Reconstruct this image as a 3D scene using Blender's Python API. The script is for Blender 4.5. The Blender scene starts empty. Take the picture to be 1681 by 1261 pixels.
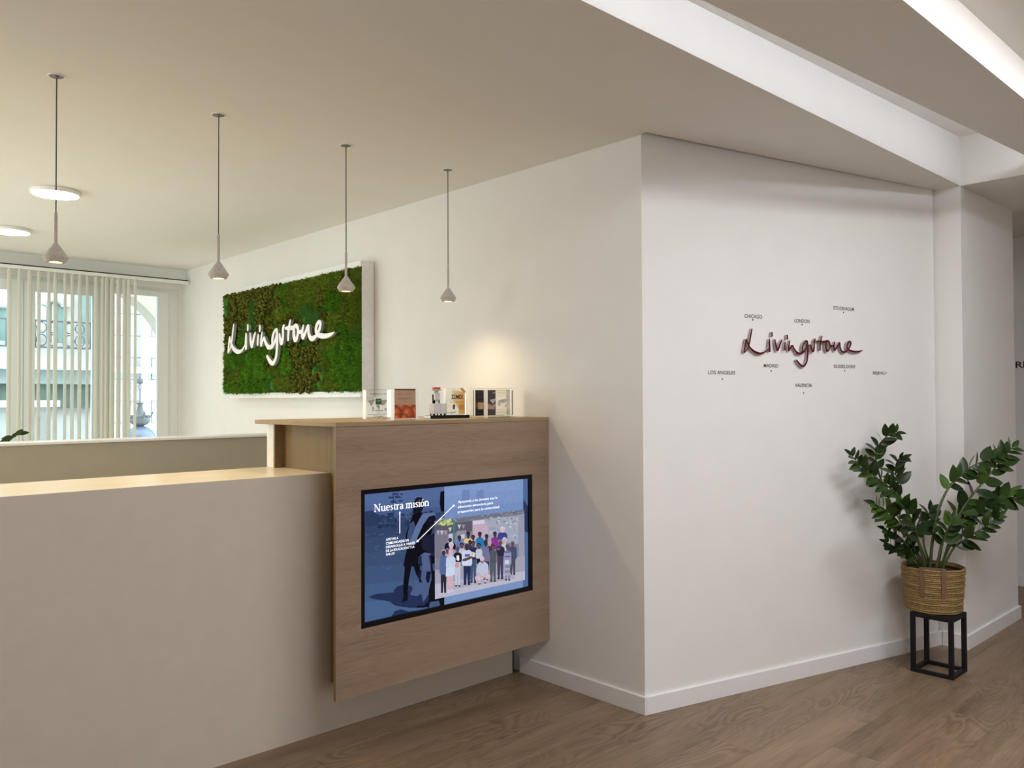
import bpy, bmesh, math, random
import numpy as np
from mathutils import Vector, Matrix
random.seed(7); np.random.seed(7)
C = bpy.context.scene.collection
SC = bpy.context.scene

# ------------------------------------------------------------------ camera
F_PX, W, H = 1344.36, 1681.0, 1261.0
YAW, PIT, ROL = math.radians(46.892), math.radians(1.034), math.radians(-0.249)
EYE = Vector((0, 0, 1.42))
FWD = Vector((math.cos(YAW)*math.cos(PIT), math.sin(YAW)*math.cos(PIT), math.sin(PIT)))
_r = FWD.cross(Vector((0, 0, 1))).normalized(); _u = _r.cross(FWD)
RIGHT = _r*math.cos(ROL) + _u*math.sin(ROL)
UP = -_r*math.sin(ROL) + _u*math.cos(ROL)
cam_d = bpy.data.cameras.new('camera'); cam = bpy.data.objects.new('camera', cam_d); C.objects.link(cam)
cam_d.sensor_width = 36; cam_d.lens = F_PX/W*36; cam_d.clip_start = 0.02; cam_d.clip_end = 200
cam.matrix_world = Matrix(((RIGHT.x, UP.x, -FWD.x, EYE.x), (RIGHT.y, UP.y, -FWD.y, EYE.y), (RIGHT.z, UP.z, -FWD.z, EYE.z), (0, 0, 0, 1)))
SC.camera = cam

def ray(px, py): return RIGHT*(px-W/2) + UP*(-(py-H/2)) + FWD*F_PX
def at(px, py, n, p):
    """point of the real plane (normal n through p) seen at a pixel"""
    d = ray(px, py); n = Vector(n)
    return EYE + d*((Vector(p)-EYE).dot(n)/d.dot(n))

# ------------------------------------------------------------------ light
SC.view_settings.view_transform = 'Standard'; SC.view_settings.look = 'None'
SC.view_settings.exposure = 0.0; SC.view_settings.gamma = 1.0; SC.view_settings.use_curve_mapping = False
SC.cycles.use_denoising = True
SC.cycles.diffuse_bounces = 9; SC.cycles.max_bounces = 12; SC.cycles.transparent_max_bounces = 24; SC.cycles.transmission_bounces = 10
SC.cycles.caustics_reflective = False; SC.cycles.caustics_refractive = False
SC.cycles.sample_clamp_indirect = 4.0
world = bpy.data.worlds.new('overcast_sky'); SC.world = world; world.use_nodes = True
bg = world.node_tree.nodes['Background']; bg.inputs[0].default_value = (0.86, 0.95, 1.0, 1); bg.inputs[1].default_value = 7.5

def area(name, loc, direction, sx, sy, power, color):
    l = bpy.data.lights.new(name, 'AREA'); l.shape = 'RECTANGLE'; l.size = sx; l.size_y = sy; l.energy = power; l.color = color
    o = bpy.data.objects.new(name, l); C.objects.link(o); o.location = loc
    z = -Vector(direction).normalized(); x = Vector((1, 0, 0))
    if abs(z.x) > .9: x = Vector((0, 1, 0))
    y = z.cross(x).normalized(); x = y.cross(z)
    o.rotation_euler = Matrix((x, y, z)).transposed().to_euler()
    return o
COOL = (0.82, 0.87, 1.0)
cl = area('cove_light_of_first_slot', (3.05, 1.222, 2.742), (0, 1, 0.1), 3.8, 0.02, 6.2, COOL); cl.rotation_euler.rotate_axis('Y', math.radians(-4.05))
area('cove_light_of_first_slot', (-1.0, 1.34, 2.742), (0, 1, 0.1), 3.9, 0.02, 6.2, COOL)
area('cove_light_of_second_slot', (1.9, 0.0, 2.717), (0, 1, 0.15), 6.0, 0.02, 3.0, COOL)
area('slot_fill_light', (2.7, 0.24, 2.765), (0, 0.08, -1), 3.4, 0.22, 72, (0.93, 0.945, 1.0))  # added fill, out of view in the slot, to brighten the sign wall
area('rear_fill_light', (0.9, -3.05, 1.25), (0.05, 1, 0), 3.4, 2.0, 56, (0.975, 0.965, 1.0))  # added fill in front of the closed rear wall, lifts counter and floor
area('room_fill_light', (-0.9, 5.0, 2.60), (0, 0, -1), 1.2, 1.8, 62, (1.0, 0.89, 0.66))  # added fill out of view, brightens the office side
area('side_fill_light', (-2.95, 6.2, 1.5), (1, 0.15, 0.2), 2.4, 1.7, 110, (0.80, 0.92, 1.0))  # added fill at the closed side wall, stands in for an unseen window

# ------------------------------------------------------------------ materials
def lin(c):
    return tuple((v/255/12.92 if v <= 10.3 else ((v/255+0.055)/1.055)**2.4) for v in c)
def srgb(*c): return lin(c) + (1,)
def new_mat(name):
    m = bpy.data.materials.new(name); m.use_nodes = True
    return m, m.node_tree.nodes, m.node_tree.links, m.node_tree.nodes['Principled BSDF']
def plain(name, col, rough=0.5, metal=0.0, noise=0.04, nscale=40, bump=0.0, spec=0.5):
    m, n, l, b = new_mat(name)
    b.inputs['Roughness'].default_value = rough; b.inputs['Metallic'].default_value = metal
    b.inputs['Specular IOR Level'].default_value = spec
    tc = n.new('ShaderNodeTexCoord'); nz = n.new('ShaderNodeTexNoise'); nz.inputs['Scale'].default_value = nscale; nz.inputs['Detail'].default_value = 4
    l.new(tc.outputs['Object'], nz.inputs['Vector'])
    r = n.new('ShaderNodeValToRGB'); c = col[:3]
    r.color_ramp.elements[0].color = tuple(v*(1-noise) for v in c) + (1,); r.color_ramp.elements[1].color = tuple(min(1, v*(1+noise)) for v in c) + (1,)
    r.color_ramp.elements[0].position = .3; r.color_ramp.elements[1].position = .7
    l.new(nz.outputs['Fac'], r.inputs['Fac']); l.new(r.outputs['Color'], b.inputs['Base Color'])
    if bump:
        bp = n.new('ShaderNodeBump'); bp.inputs['Strength'].default_value = bump; bp.inputs['Distance'].default_value = 0.002
        l.new(nz.outputs['Fac'], bp.inputs['Height']); l.new(bp.outputs['Normal'], b.inputs['Normal'])
    return m
def wood(name, dark, mid, light, along='x', across=18.0, rough=0.45, per_object=False, cathedral=0.5, bump=0.15, hv=0.0):
    """oak grain running along one local axis: long streaks, fine pores and a few cathedral arches"""
    m, n, l, b = new_mat(name); b.inputs['Roughness'].default_value = rough; b.inputs['Specular IOR Level'].default_value = 0.35
    tc = n.new('ShaderNodeTexCoord'); src = tc.outputs['Object']
    oi = None
    if per_object:
        oi = n.new('ShaderNodeObjectInfo'); mul = n.new('ShaderNodeVectorMath'); mul.operation = 'SCALE'; mul.inputs[0].default_value = (37, 19, 11)
        l.new(oi.outputs['Random'], mul.inputs['Scale']); add = n.new('ShaderNodeVectorMath')
        l.new(src, add.inputs[0]); l.new(mul.outputs[0], add.inputs[1]); src = add.outputs[0]
    def mapped(s):
        mp = n.new('ShaderNodeMapping'); mp.inputs['Scale'].default_value = s; l.new(src, mp.inputs['Vector']); return mp.outputs[0]
    a, c = (1, 0) if along == 'x' else (0, 1)
    def sv(al, ac): return (al, ac, ac) if along == 'x' else ((ac, al, ac) if along == 'y' else (ac, ac, al))
    n1 = n.new('ShaderNodeTexNoise'); n1.inputs['Scale'].default_value = 1; n1.inputs['Detail'].default_value = 6; n1.inputs['Roughness'].default_value = .62
    l.new(mapped(sv(1.1, across)), n1.inputs['Vector'])
    n2 = n.new('ShaderNodeTexNoise'); n2.inputs['Scale'].default_value = 1; n2.inputs['Detail'].default_value = 3
    l.new(mapped(sv(8, across*16)), n2.inputs['Vector'])
    cn = n.new('ShaderNodeTexNoise'); cn.inputs['Scale'].default_value = 1; cn.inputs['Detail'].default_value = 1.2; cn.inputs['Roughness'].default_value = .35; cn.inputs['Distortion'].default_value = .25
    l.new(mapped(sv(2.3, across*.8)), cn.inputs['Vector'])
    ml = n.new('ShaderNodeMath'); ml.operation = 'MULTIPLY'; ml.inputs[1].default_value = 95.0; l.new(cn.outputs['Fac'], ml.inputs[0])
    sn = n.new('ShaderNodeMath'); sn.operation = 'SINE'; l.new(ml.outputs[0], sn.inputs[0])
    wv = n.new('ShaderNodeMapRange'); wv.inputs['From Min'].default_value = -1; wv.inputs['From Max'].default_value = 1; wv.inputs['To Min'].default_value = .31; wv.inputs['To Max'].default_value = .66; l.new(sn.outputs[0], wv.inputs['Value'])
    n3 = n.new('ShaderNodeTexNoise'); n3.inputs['Scale'].default_value = 1; n3.inputs['Detail'].default_value = 2
    l.new(mapped(sv(.9, across*.22)), n3.inputs['Vector'])
    msk = n.new('ShaderNodeMapRange'); msk.inputs['From Min'].default_value = .45; msk.inputs['From Max'].default_value = .68; msk.inputs['To Max'].default_value = cathedral
    l.new(n3.outputs['Fac'], msk.inputs['Value'])
    mx = n.new('ShaderNodeMix'); l.new(msk.outputs[0], mx.inputs['Factor']); l.new(n1.outputs['Fac'], mx.inputs['A']); l.new(wv.outputs[0], mx.inputs['B'])
    mx2 = n.new('ShaderNodeMix'); mx2.inputs['Factor'].default_value = .34; l.new(mx.outputs['Result'], mx2.inputs['A']); l.new(n2.outputs['Fac'], mx2.inputs['B'])
    r = n.new('ShaderNodeValToRGB'); e = r.color_ramp.elements; e[0].color = dark; e[0].position = .33 if per_object else .25; e[1].color = light; e[1].position = .69 if per_object else .78
    k = e.new(.5); k.color = mid
    l.new(mx2.outputs['Result'], r.inputs['Fac']); out = r.outputs['Color']
    if per_object:
        hs = n.new('ShaderNodeHueSaturation'); mr = n.new('ShaderNodeMapRange'); mr.inputs['To Min'].default_value = 1-hv; mr.inputs['To Max'].default_value = 1+hv
        l.new(oi.outputs['Random'], mr.inputs['Value']); l.new(mr.outputs[0], hs.inputs['Value']); l.new(out, hs.inputs['Color']); out = hs.outputs['Color']
    l.new(out, b.inputs['Base Color'])
    bp = n.new('ShaderNodeBump'); bp.inputs['Strength'].default_value = bump; bp.inputs['Distance'].default_value = .0015
    l.new(mx2.outputs['Result'], bp.inputs['Height']); l.new(bp.outputs['Normal'], b.inputs['Normal'])
    return m
def emit(name, col, strength):
    m, n, l, b = new_mat(name); b.inputs['Base Color'].default_value = (0.8, .8, .8, 1)
    b.inputs['Emission Color'].default_value = col; b.inputs['Emission Strength'].default_value = strength
    return m
def clear(name, tint, refl=1.45, gloss=1.0):
    """clear sheet: lets light straight through and mirrors by Fresnel"""
    m, n, l, b = new_mat(name); n.remove(b); t = n.new('ShaderNodeBsdfTransparent'); t.inputs[0].default_value = tint
    g = n.new('ShaderNodeBsdfGlossy'); g.inputs['Roughness'].default_value = .02; f = n.new('ShaderNodeFresnel'); f.inputs[0].default_value = refl
    mx = n.new('ShaderNodeMixShader'); l.new(f.outputs[0], mx.inputs[0]); l.new(t.outputs[0], mx.inputs[1]); l.new(g.outputs[0], mx.inputs[2]); l.new(mx.outputs[0], n['Material Output'].inputs[0])
    return m
def vcol(name, emission=0.0, rough=0.6, grain=0.0):
    m, n, l, b = new_mat(name); a = n.new('ShaderNodeAttribute'); a.attribute_name = 'paint'; out = a.outputs['Color']
    if grain:
        tc = n.new('ShaderNodeTexCoord'); nz = n.new('ShaderNodeTexNoise'); nz.inputs['Scale'].default_value = 160; nz.inputs['Detail'].default_value = 5
        l.new(tc.outputs['Object'], nz.inputs['Vector']); mr = n.new('ShaderNodeMapRange'); mr.inputs['From Min'].default_value = .3; mr.inputs['From Max'].default_value = .7
        mr.inputs['To Min'].default_value = 1-grain; mr.inputs['To Max'].default_value = 1+grain; l.new(nz.outputs['Fac'], mr.inputs['Value'])
        v = n.new('ShaderNodeVectorMath'); v.operation = 'SCALE'; l.new(out, v.inputs[0]); l.new(mr.outputs[0], v.inputs['Scale']); out = v.outputs[0]
    b.inputs['Roughness'].default_value = rough
    if name == 'preserved_moss': b.inputs['Specular IOR Level'].default_value = .08
    if emission:
        b.inputs['Base Color'].default_value = (0, 0, 0, 1); b.inputs['Specular IOR Level'].default_value = .2
        l.new(out, b.inputs['Emission Color']); b.inputs['Emission Strength'].default_value = emission
    else: l.new(out, b.inputs['Base Color'])
    return m

M = dict(
    wall=plain('white_wall_paint', (.80, .785, .76), .75, noise=.012, nscale=6, bump=.03, spec=.25),
    ceil=plain('white_ceiling_paint', (.80, .777, .73), .85, noise=.01, nscale=5, spec=.2),
    base=plain('white_skirting_paint', (.80, .79, .79), .4, noise=.01),
    counter=plain('taupe_laminate', (.60, .545, .46), .42, noise=.02, nscale=14, spec=.4),
    countertop=wood('pale_oak_laminate', (.64, .53, .36, 1), (.71, .60, .43, 1), (.77, .68, .52, 1), 'x', 14, .28, cathedral=.2, bump=.03),
    panel=wood('brown_oak_veneer', (.17, .115, .075, 1), (.275, .192, .132, 1), (.36, .26, .185, 1), 'x', 12, .5, cathedral=.45, bump=.3),
    oak=wood('honey_oak_veneer', (.20, .138, .068, 1), (.25, .178, .092, 1), (.30, .22, .12, 1), 'z', 26, .45, cathedral=.15, bump=.08),
    oakx=wood('honey_oak_veneer_lengthwise', (.24, .165, .09, 1), (.31, .22, .125, 1), (.37, .275, .165, 1), 'x', 20, .42, cathedral=.2, bump=.05),
    floor=wood('brown_oak_floor', (.115, .074, .043, 1), (.212, .142, .087, 1), (.295, .208, .134, 1), 'x', 9, .38, per_object=True, cathedral=.8, bump=.08, hv=.025),
    dark=plain('gap_shade_black', (.015, .013, .012), .8),  # near-black used to paint the shade inside narrow gaps
    black=plain('black_metal', (.008, .0075, .009), .55, noise=.1, spec=.25),
    bezel=plain('black_bezel', (.004, .004, .005), .3, spec=.3),
    ink=plain('black_vinyl', (.02, .018, .02), .6),
    white=plain('white_gloss', (.86, .86, .85), .3),
    upvc=plain('white_window_plastic', (.80, .82, .81), .35, noise=.01),
    fabric=plain('white_blind_fabric', (.93, .925, .88), .85, noise=.03, nscale=200),
    concrete=plain('pale_concrete', (.50, .465, .43), .8, noise=.12, nscale=90, bump=.2),
    cable=plain('grey_cable', (.05, .045, .05), .6),
    glass=clear('window_glass', (.95, .985, .975, 1), 1.3),
    acryl=clear('clear_acrylic', (.97, .975, .965, 1), 1.35),
    edge=plain('edge_light_white', (.92, .92, .92), .3, noise=.02),  # white that paints in the light caught by the block edges
    glow=emit('warm_lamp_glow', (1, .80, .50, 1), 9.0),
    disc=emit('white_lamp_diffuser', (.92, .985, 1, 1), 40),
    red=plain('dark_red_gloss', (.085, .006, .012), .25),
    clearside=plain('smoky_acrylic_side', (.40, .33, .33), .12, noise=.35, nscale=60, spec=.9),
    stem=plain('green_stem', (.06, .085, .025), .5, noise=.2),
    soil=plain('dark_soil', (.05, .03, .02), .9, noise=.4, nscale=120, bump=.8),
    rope=plain('straw_rope', (.27, .175, .065), .8, noise=.42, nscale=130, bump=.6),
    strap=plain('woven_strap', (.17, .10, .05), .85, noise=.25, nscale=260, bump=.4),
    moss=vcol('preserved_moss', 0, .95), paint=vcol('flat_print', 0, .5), screen=vcol('lit_screen', 1.0, .25, .08), screentext=emit('lit_text', (.86, .92, 1, 1), 1.0),
    facade=plain('white_render', (.42, .44, .445), .8, noise=.03, nscale=2), shutter=plain('teal_shutter', (.135, .21, .20), .6, noise=.1, nscale=4),
    awning=plain('green_awning', (.10, .15, .125), .7, noise=.3, nscale=3), stone=plain('cream_stone', (.235, .225, .18), .85, noise=.03, nscale=4),
    iron=plain('grey_iron', (.075, .085, .095), .6, noise=.15), slate=plain('blue_grey_enamel', (.09, .125, .19), .35), street=plain('pale_paving', (.5, .5, .5), .9),
)
def translucent(m, col, k):
    n = m.node_tree.nodes; l = m.node_tree.links; t = n.new('ShaderNodeBsdfTranslucent'); t.inputs[0].default_value = col; mx = n.new('ShaderNodeMixShader'); mx.inputs[0].default_value = k
    l.new(n['Principled BSDF'].outputs[0], mx.inputs[1]); l.new(t.outputs[0], mx.inputs[2]); l.new(mx.outputs[0], n['Material Output'].inputs[0])
translucent(M['fabric'], (.96, .95, .90, 1), .25)
def leaf_mat(name, a, bcol):
    m, n, l, b = new_mat(name); b.inputs['Roughness'].default_value = .30; b.inputs['Specular IOR Level'].default_value = .3
    oi = n.new('ShaderNodeObjectInfo'); r = n.new('ShaderNodeValToRGB'); r.color_ramp.elements[0].color = a; r.color_ramp.elements[1].color = bcol
    tc = n.new('ShaderNodeTexCoord'); nz = n.new('ShaderNodeTexNoise'); nz.inputs['Scale'].default_value = 30
    l.new(tc.outputs['Object'], nz.inputs['Vector']); ma = n.new('ShaderNodeMath'); ma.operation = 'MULTIPLY_ADD'; ma.inputs[1].default_value = .35; ma.inputs[2].default_value = -.17
    l.new(nz.outputs['Fac'], ma.inputs[0]); ad = n.new('ShaderNodeMath'); l.new(ma.outputs[0], ad.inputs[0]); l.new(oi.outputs['Random'], ad.inputs[1])
    l.new(ad.outputs[0], r.inputs['Fac']); l.new(r.outputs['Color'], b.inputs['Base Color'])
    return m
M['leaf'] = leaf_mat('glossy_dark_leaf', (.013, .030, .008, 1), (.034, .068, .014, 1))
M['leaf_light'] = leaf_mat('glossy_young_leaf', (.035, .080, .012, 1), (.07, .135, .022, 1))

# ------------------------------------------------------------------ building helpers
class MB:
    """collects verts and faces for ONE mesh object"""
    def __init__(s): s.v = []; s.f = []; s.mi = []; s.smooth = []; s.col = []
    def add(s, vs, fs, mi=0, smooth=False, col=None):
        o = len(s.v); s.v += [tuple(v) for v in vs]
        for f in fs: s.f.append([i+o for i in f]); s.mi.append(mi); s.smooth.append(smooth); s.col.append(col)
    def box(s, x0, x1, y0, y1, z0, z1, mi=0):
        s.add([(x, y, z) for z in (z0, z1) for y in (y0, y1) for x in (x0, x1)],
              [(0, 2, 3, 1), (4, 5, 7, 6), (0, 1, 5, 4), (2, 6, 7, 3), (0, 4, 6, 2), (1, 3, 7, 5)], mi)
        return s
    def bevel_box(s, x0, x1, y0, y1, z0, z1, b=.003, mi=0):
        bm = bmesh.new(); bmesh.ops.create_cube(bm, size=1)
        for v in bm.verts: v.co = Vector(((x0+x1)/2+v.co.x*(x1-x0), (y0+y1)/2+v.co.y*(y1-y0), (z0+z1)/2+v.co.z*(z1-z0)))
        bmesh.ops.bevel(bm, geom=list(bm.edges), offset=b, segments=2, affect='EDGES', profile=.5)
        bm.verts.index_update(); s.add([v.co for v in bm.verts], [[v.index for v in f.verts] for f in bm.faces], mi); bm.free(); return s
    def prism(s, pts, z0, z1, mi=0):
        n = len(pts); A = sum(pts[i][0]*pts[(i+1) % n][1]-pts[(i+1) % n][0]*pts[i][1] for i in range(n))
        if A < 0: pts = pts[::-1]
        s.add([(x, y, z0) for x, y in pts]+[(x, y, z1) for x, y in pts], [list(range(n))[::-1], list(range(n, 2*n))]+[(i, (i+1) % n, n+(i+1) % n, n+i) for i in range(n)], mi); return s
    def lathe(s, prof, c=(0, 0, 0), seg=24, mi=0, sx=1, sy=1, smooth=True):
        vs = []; fs = []; k = len(prof)
        for j in range(seg):
            a = 2*math.pi*j/seg
            for r, z in prof: vs.append((c[0]+r*math.cos(a)*sx, c[1]+r*math.sin(a)*sy, c[2]+z))
        for j in range(seg):
            for i in range(k-1):
                a, b = j*k+i, ((j+1) % seg)*k+i; fs.append((a, b, b+1, a+1))
        s.add(vs, fs, mi, smooth); return s
    def tube(s, pts, r, seg=6, mi=0, closed=False):
        pts = [Vector(p) for p in pts]; n = len(pts); rs = r if isinstance(r, (list, tuple)) else [r]*n
        vs = []; fs = []; ref = Vector((0.13, .31, 1)).normalized()
        for i, p in enumerate(pts):
            t = (pts[(i+1) % n]-pts[i-1]) if closed else (pts[min(i+1, n-1)]-pts[max(i-1, 0)])
            t.normalize(); a = t.cross(ref)
            if a.length < .05: a = t.cross(Vector((1, 0, 0)))
            a.normalize(); b = t.cross(a)
            for j in range(seg):
                q = 2*math.pi*j/seg; vs.append(p+(a*math.cos(q)+b*math.sin(q))*rs[i])
        for i in range(n if closed else n-1):
            for j in range(seg):
                fs.append((i*seg+j, i*seg+(j+1) % seg, ((i+1) % n)*seg+(j+1) % seg, ((i+1) % n)*seg+j))
        if not closed: fs += [list(range(seg))[::-1], [(n-1)*seg+j for j in range(seg)]]
        s.add(vs, fs, mi, True); return s
    def ball(s, c, r, mi=0, seg=10, col=None, sc=(1, 1, 1)):
        k = max(4, seg//2)
        s.lathe([(r*math.sin(math.pi*i/k)*1.0, -r*math.cos(math.pi*i/k)*sc[2]) for i in range(k+1)], c, seg, mi, sc[0], sc[1]); return s
    def build(s, name, mat, parent=None, origin=None):
        me = bpy.data.meshes.new(name); o = Vector(origin) if origin else Vector((0, 0, 0))
        me.from_pydata([tuple(Vector(v)-o) for v in s.v], [], s.f)
        for m in (mat if isinstance(mat, (list, tuple)) else [mat]): me.materials.append(m)
        me.polygons.foreach_set('material_index', s.mi); me.polygons.foreach_set('use_smooth', s.smooth)
        if any(c is not None for c in s.col):
            at_ = me.color_attributes.new('paint', 'FLOAT_COLOR', 'CORNER'); buf = []
            for f, c in zip(s.f, s.col): buf += list(c)*len(f)
            at_.data.foreach_set('color', buf)
        me.validate(); me.update()
        ob = bpy.data.objects.new(name, me); C.objects.link(ob); ob.location = o
        if parent:
            ob.parent = parent; ob.matrix_parent_inverse = Matrix.Identity(4); ob.location = o - world_loc(parent)
        return ob
def world_loc(o):
    l = Vector(o.location)
    while o.parent: o = o.parent; l += o.location
    return l
def tag(o, label=None, cat=None, group=None, kind=None):
    if label: o['label'] = label
    if cat: o['category'] = cat
    if group: o['group'] = group
    if kind: o['kind'] = kind
    return o
def thing(name, loc, label, cat, group=None):
    o = bpy.data.objects.new(name, None); o.empty_display_size = .05; C.objects.link(o); o.location = loc
    return tag(o, label, cat, group)
def struct(name, mb, mat, parent=None):
    o = mb.build(name, mat, parent)
    if not parent: o['kind'] = 'structure'
    return o
def spline(pts, per=6):
    """Catmull-Rom through points of any dimension"""
    P = [np.array(p, float) for p in pts]
    if len(P) < 3: return [tuple(P[0]+(P[1]-P[0])*t/per) for t in range(per+1)]
    P = [2*P[0]-P[1]]+P+[2*P[-1]-P[-2]]; out = []
    for i in range(1, len(P)-2):
        for k in range(per):
            t = k/per; a, b, c, d = P[i-1:i+3]
            out.append(tuple(.5*((2*b)+(c-a)*t+(2*a-5*b+4*c-d)*t*t+(3*b-a-3*c+d)*t**3)))
    return out+[tuple(P[-2])]
def ribbon(pts):
    """outline of a pen stroke: pts are (u, v, width)"""
    L = []; R = []; n = len(pts)
    for i in range(n):
        a, b = pts[max(i-1, 0)], pts[min(i+1, n-1)]; dx, dy = b[0]-a[0], b[1]-a[1]; q = math.hypot(dx, dy) or 1
        nx, ny = -dy/q*pts[i][2]/2, dx/q*pts[i][2]/2
        L.append((pts[i][0]+nx, pts[i][1]+ny)); R.append((pts[i][0]-nx, pts[i][1]-ny))
    return L, R
STROKE_N = 0
def stroke_solid(mb, pts, place, depth, mi_front=0, mi_side=1, mi_back=1):
    """extruded pen stroke; place(u, v, w) gives the world point, w runs from the wall outwards"""
    L, R = ribbon(pts); n = len(L); vs = []
    global STROKE_N
    STROKE_N += 1; lift = lambda i: depth+.00035*(STROKE_N % 7)+.0009*i/n     # later ink lies a hair above earlier ink
    vs += [place(u, v, lift(i)) for i, (u, v) in enumerate(L)]+[place(u, v, lift(i)) for i, (u, v) in enumerate(R)]
    vs += [place(u, v, 0) for u, v in L]+[place(u, v, 0) for u, v in R]
    fr = [(i, i+1, n+i+1, n+i) for i in range(n-1)]; o = 2*n
    side = [(i, o+i, o+i+1, i+1) for i in range(n-1)]+[(n+i+1, o+n+i+1, o+n+i, n+i) for i in range(n-1)]+[(0, n, o+n, o), (n-1, o+n-1, o+2*n-1, 2*n-1)]
    mb.add(vs, fr, mi_front)
    k = len(mb.v)-len(vs)
    for f in side: mb.f.append([i+k for i in f]); mb.mi.append(mi_side); mb.smooth.append(False); mb.col.append(None)
    for ci, (cu, cv, cw) in ((0, pts[0]), (n-1, pts[-1])):            # round pen ends
        m_ = 10; ring = [(cu+cw/2*math.cos(2*math.pi*j/m_), cv+cw/2*math.sin(2*math.pi*j/m_)) for j in range(m_)]
        vs = [place(u, v, lift(ci)+.00012) for u, v in ring]+[place(u, v, 0) for u, v in ring]
        mb.add(vs, [list(range(m_))], mi_front); kk = len(mb.v)-len(vs)
        for j in range(m_):
            mb.f.append([kk+j, kk+(j+1) % m_, kk+m_+(j+1) % m_, kk+m_+j]); mb.mi.append(mi_side); mb.smooth.append(True); mb.col.append(None)
def text_polys(s, bold=0.0):
    cu = bpy.data.curves.new('t', 'FONT'); cu.body = s; cu.size = 1; cu.offset = bold; cu.resolution_u = 3
    ob = bpy.data.objects.new('t', cu); C.objects.link(ob); bpy.context.view_layer.update()
    me = bpy.data.meshes.new_from_object(ob.evaluated_get(bpy.context.evaluated_depsgraph_get()))
    vs = [(v.co.x, v.co.y) for v in me.vertices]; fs = [list(p.vertices) for p in me.polygons]
    bpy.data.objects.remove(ob); bpy.data.curves.remove(cu); bpy.data.meshes.remove(me)
    return vs, fs
CAP = 0.0
def text_on(mb, s, p00, u, v, width, height, bold=0.0, mi=0, col=None, capref='H'):
    """flat lettering: p00 = left end of the baseline, u and v = unit directions, height = cap height"""
    vs, fs = text_polys(s, bold); x0 = min(x for x, y in vs); x1 = max(x for x, y in vs)
    cv, _ = text_polys(capref, bold); ch = max(y for x, y in cv)
    kx = width/(x1-x0); ky = height/ch; u = Vector(u); v = Vector(v); p = Vector(p00)
    mb.add([p+u*((x-x0)*kx)+v*(y*ky) for x, y in vs], fs, mi, False, col)

# ------------------------------------------------------------------ room shell
XA = 2.964; CORNER = (2.964, 2.301); BEND = (5.042, 1.771); HC = 2.618; XP = 5.026; YP = 1.637; XR = 5.97; XF = 7.0; YC_ = 3.12
floor = struct('floor', MB().box(-3, 7.2, -3.2, 7.9, -.06, -.008), M['floor'])
# oak planks: rows 0.195 wide along x, staggered, laid only where the picture can see them
plank_meshes = {}
def plank(x0, x1, y0, y1):
    key = (round(x1-x0, 2), round(y1-y0, 3)); c = ((x0+x1)/2, (y0+y1)/2)
    if key not in plank_meshes:
        lx, ly = (x1-x0)/2-.0003, (y1-y0)/2-.0003; mb = MB(); b = .0007; t = 0; zb = -.008
        mb.add([(-lx, -ly, zb), (lx, -ly, zb), (lx, ly, zb), (-lx, ly, zb), (-lx, -ly, t-b), (lx, -ly, t-b), (lx, ly, t-b), (-lx, ly, t-b),
                (-lx+b, -ly+b, t), (lx-b, -ly+b, t), (lx-b, ly-b, t), (-lx+b, ly-b, t)],
               [(8, 9, 10, 11)]+[(i, (i+1) % 4, 4+(i+1) % 4, 4+i) for i in range(4)]+[(4+i, 4+(i+1) % 4, 8+(i+1) % 4, 8+i) for i in range(4)])
        o = mb.build('plank', M['floor'], floor); plank_meshes[key] = o; o.location = (c[0], c[1], 0)
    else:
        o = plank_meshes[key].copy(); C.objects.link(o); o.parent = floor; o.location = (c[0], c[1], 0)
PW = .195; row = 0; y = -1.36
while y < 3.3:
    x = -.9 + (row*.47) % 1.22 - 1.22
    while x < 7.1:
        a, b = max(x, -.9), min(x+1.22, 7.0)
        if b-a > .12: plank(a, b, y, y+PW)
        x += 1.22
    y += PW; row += 1

struct('floor_bounce', MB().box(-3, XA, YC_+.6, 7.65, -.006, .001), plain('pale_bounce_floor', (.76, .71, .60), .6, noise=.04))  # unseen pale floor added to bounce light up to the ceiling
wa = struct('wall_left', MB().prism([CORNER, (3.064, 2.378), (3.064, 7.9), (XA, 7.9)], 0, 2.9), M['wall'])
dirB = Vector((BEND[0]-CORNER[0], BEND[1]-CORNER[1], 0)).normalized(); nB = Vector((dirB.y, -dirB.x, 0))   # nB faces the corridor
bl_ = (Vector((BEND[0], BEND[1], 0))-Vector((CORNER[0], CORNER[1], 0))).length; E_ = Vector((CORNER[0], CORNER[1], 0))+dirB*(bl_-.036); E2 = E_-nB*.05
struct('wall_front', MB().prism([CORNER, (E_.x, E_.y), (E2.x, E2.y), (XP, BEND[1]+.06), (XP, BEND[1]+.12), (3.066, 2.377)], 0, 2.9), M['wall'])
struct('wall_right', MB().prism([(XP, YP), (XR, YP), (XR, 3.4), (XR-.12, 3.4), (XR-.12, YP+.14), (XP+.06, YP+.29), (XP, BEND[1]+.13)], 0, HC), M['wall'])
struct('wall_far', MB().box(XF, XF+.1, -3.2, 4.0, 0, HC), M['wall'])
struct('wall_back', MB().box(-3, XF, -3.2, -3.1, 0, HC), M['wall'])
struct('wall_side', MB().box(-3.1, -3, -3.1, 7.9, 0, HC), M['wall'])
struct('wall_passage', MB().box(XR, XF, 3.4, 3.5, 0, HC), M['wall'])
# window wall with its opening
YW = 7.65
struct('wall_window', MB().box(-3, -1.3, YW, YW+.25, 0, HC).box(2.93, XA, YW, YW+.25, 0, HC).box(-1.3, 2.93, YW, YW+.25, 2.45, HC).box(-1.3, 2.93, YW, YW+.25, 0, .55), M['wall'])
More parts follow.
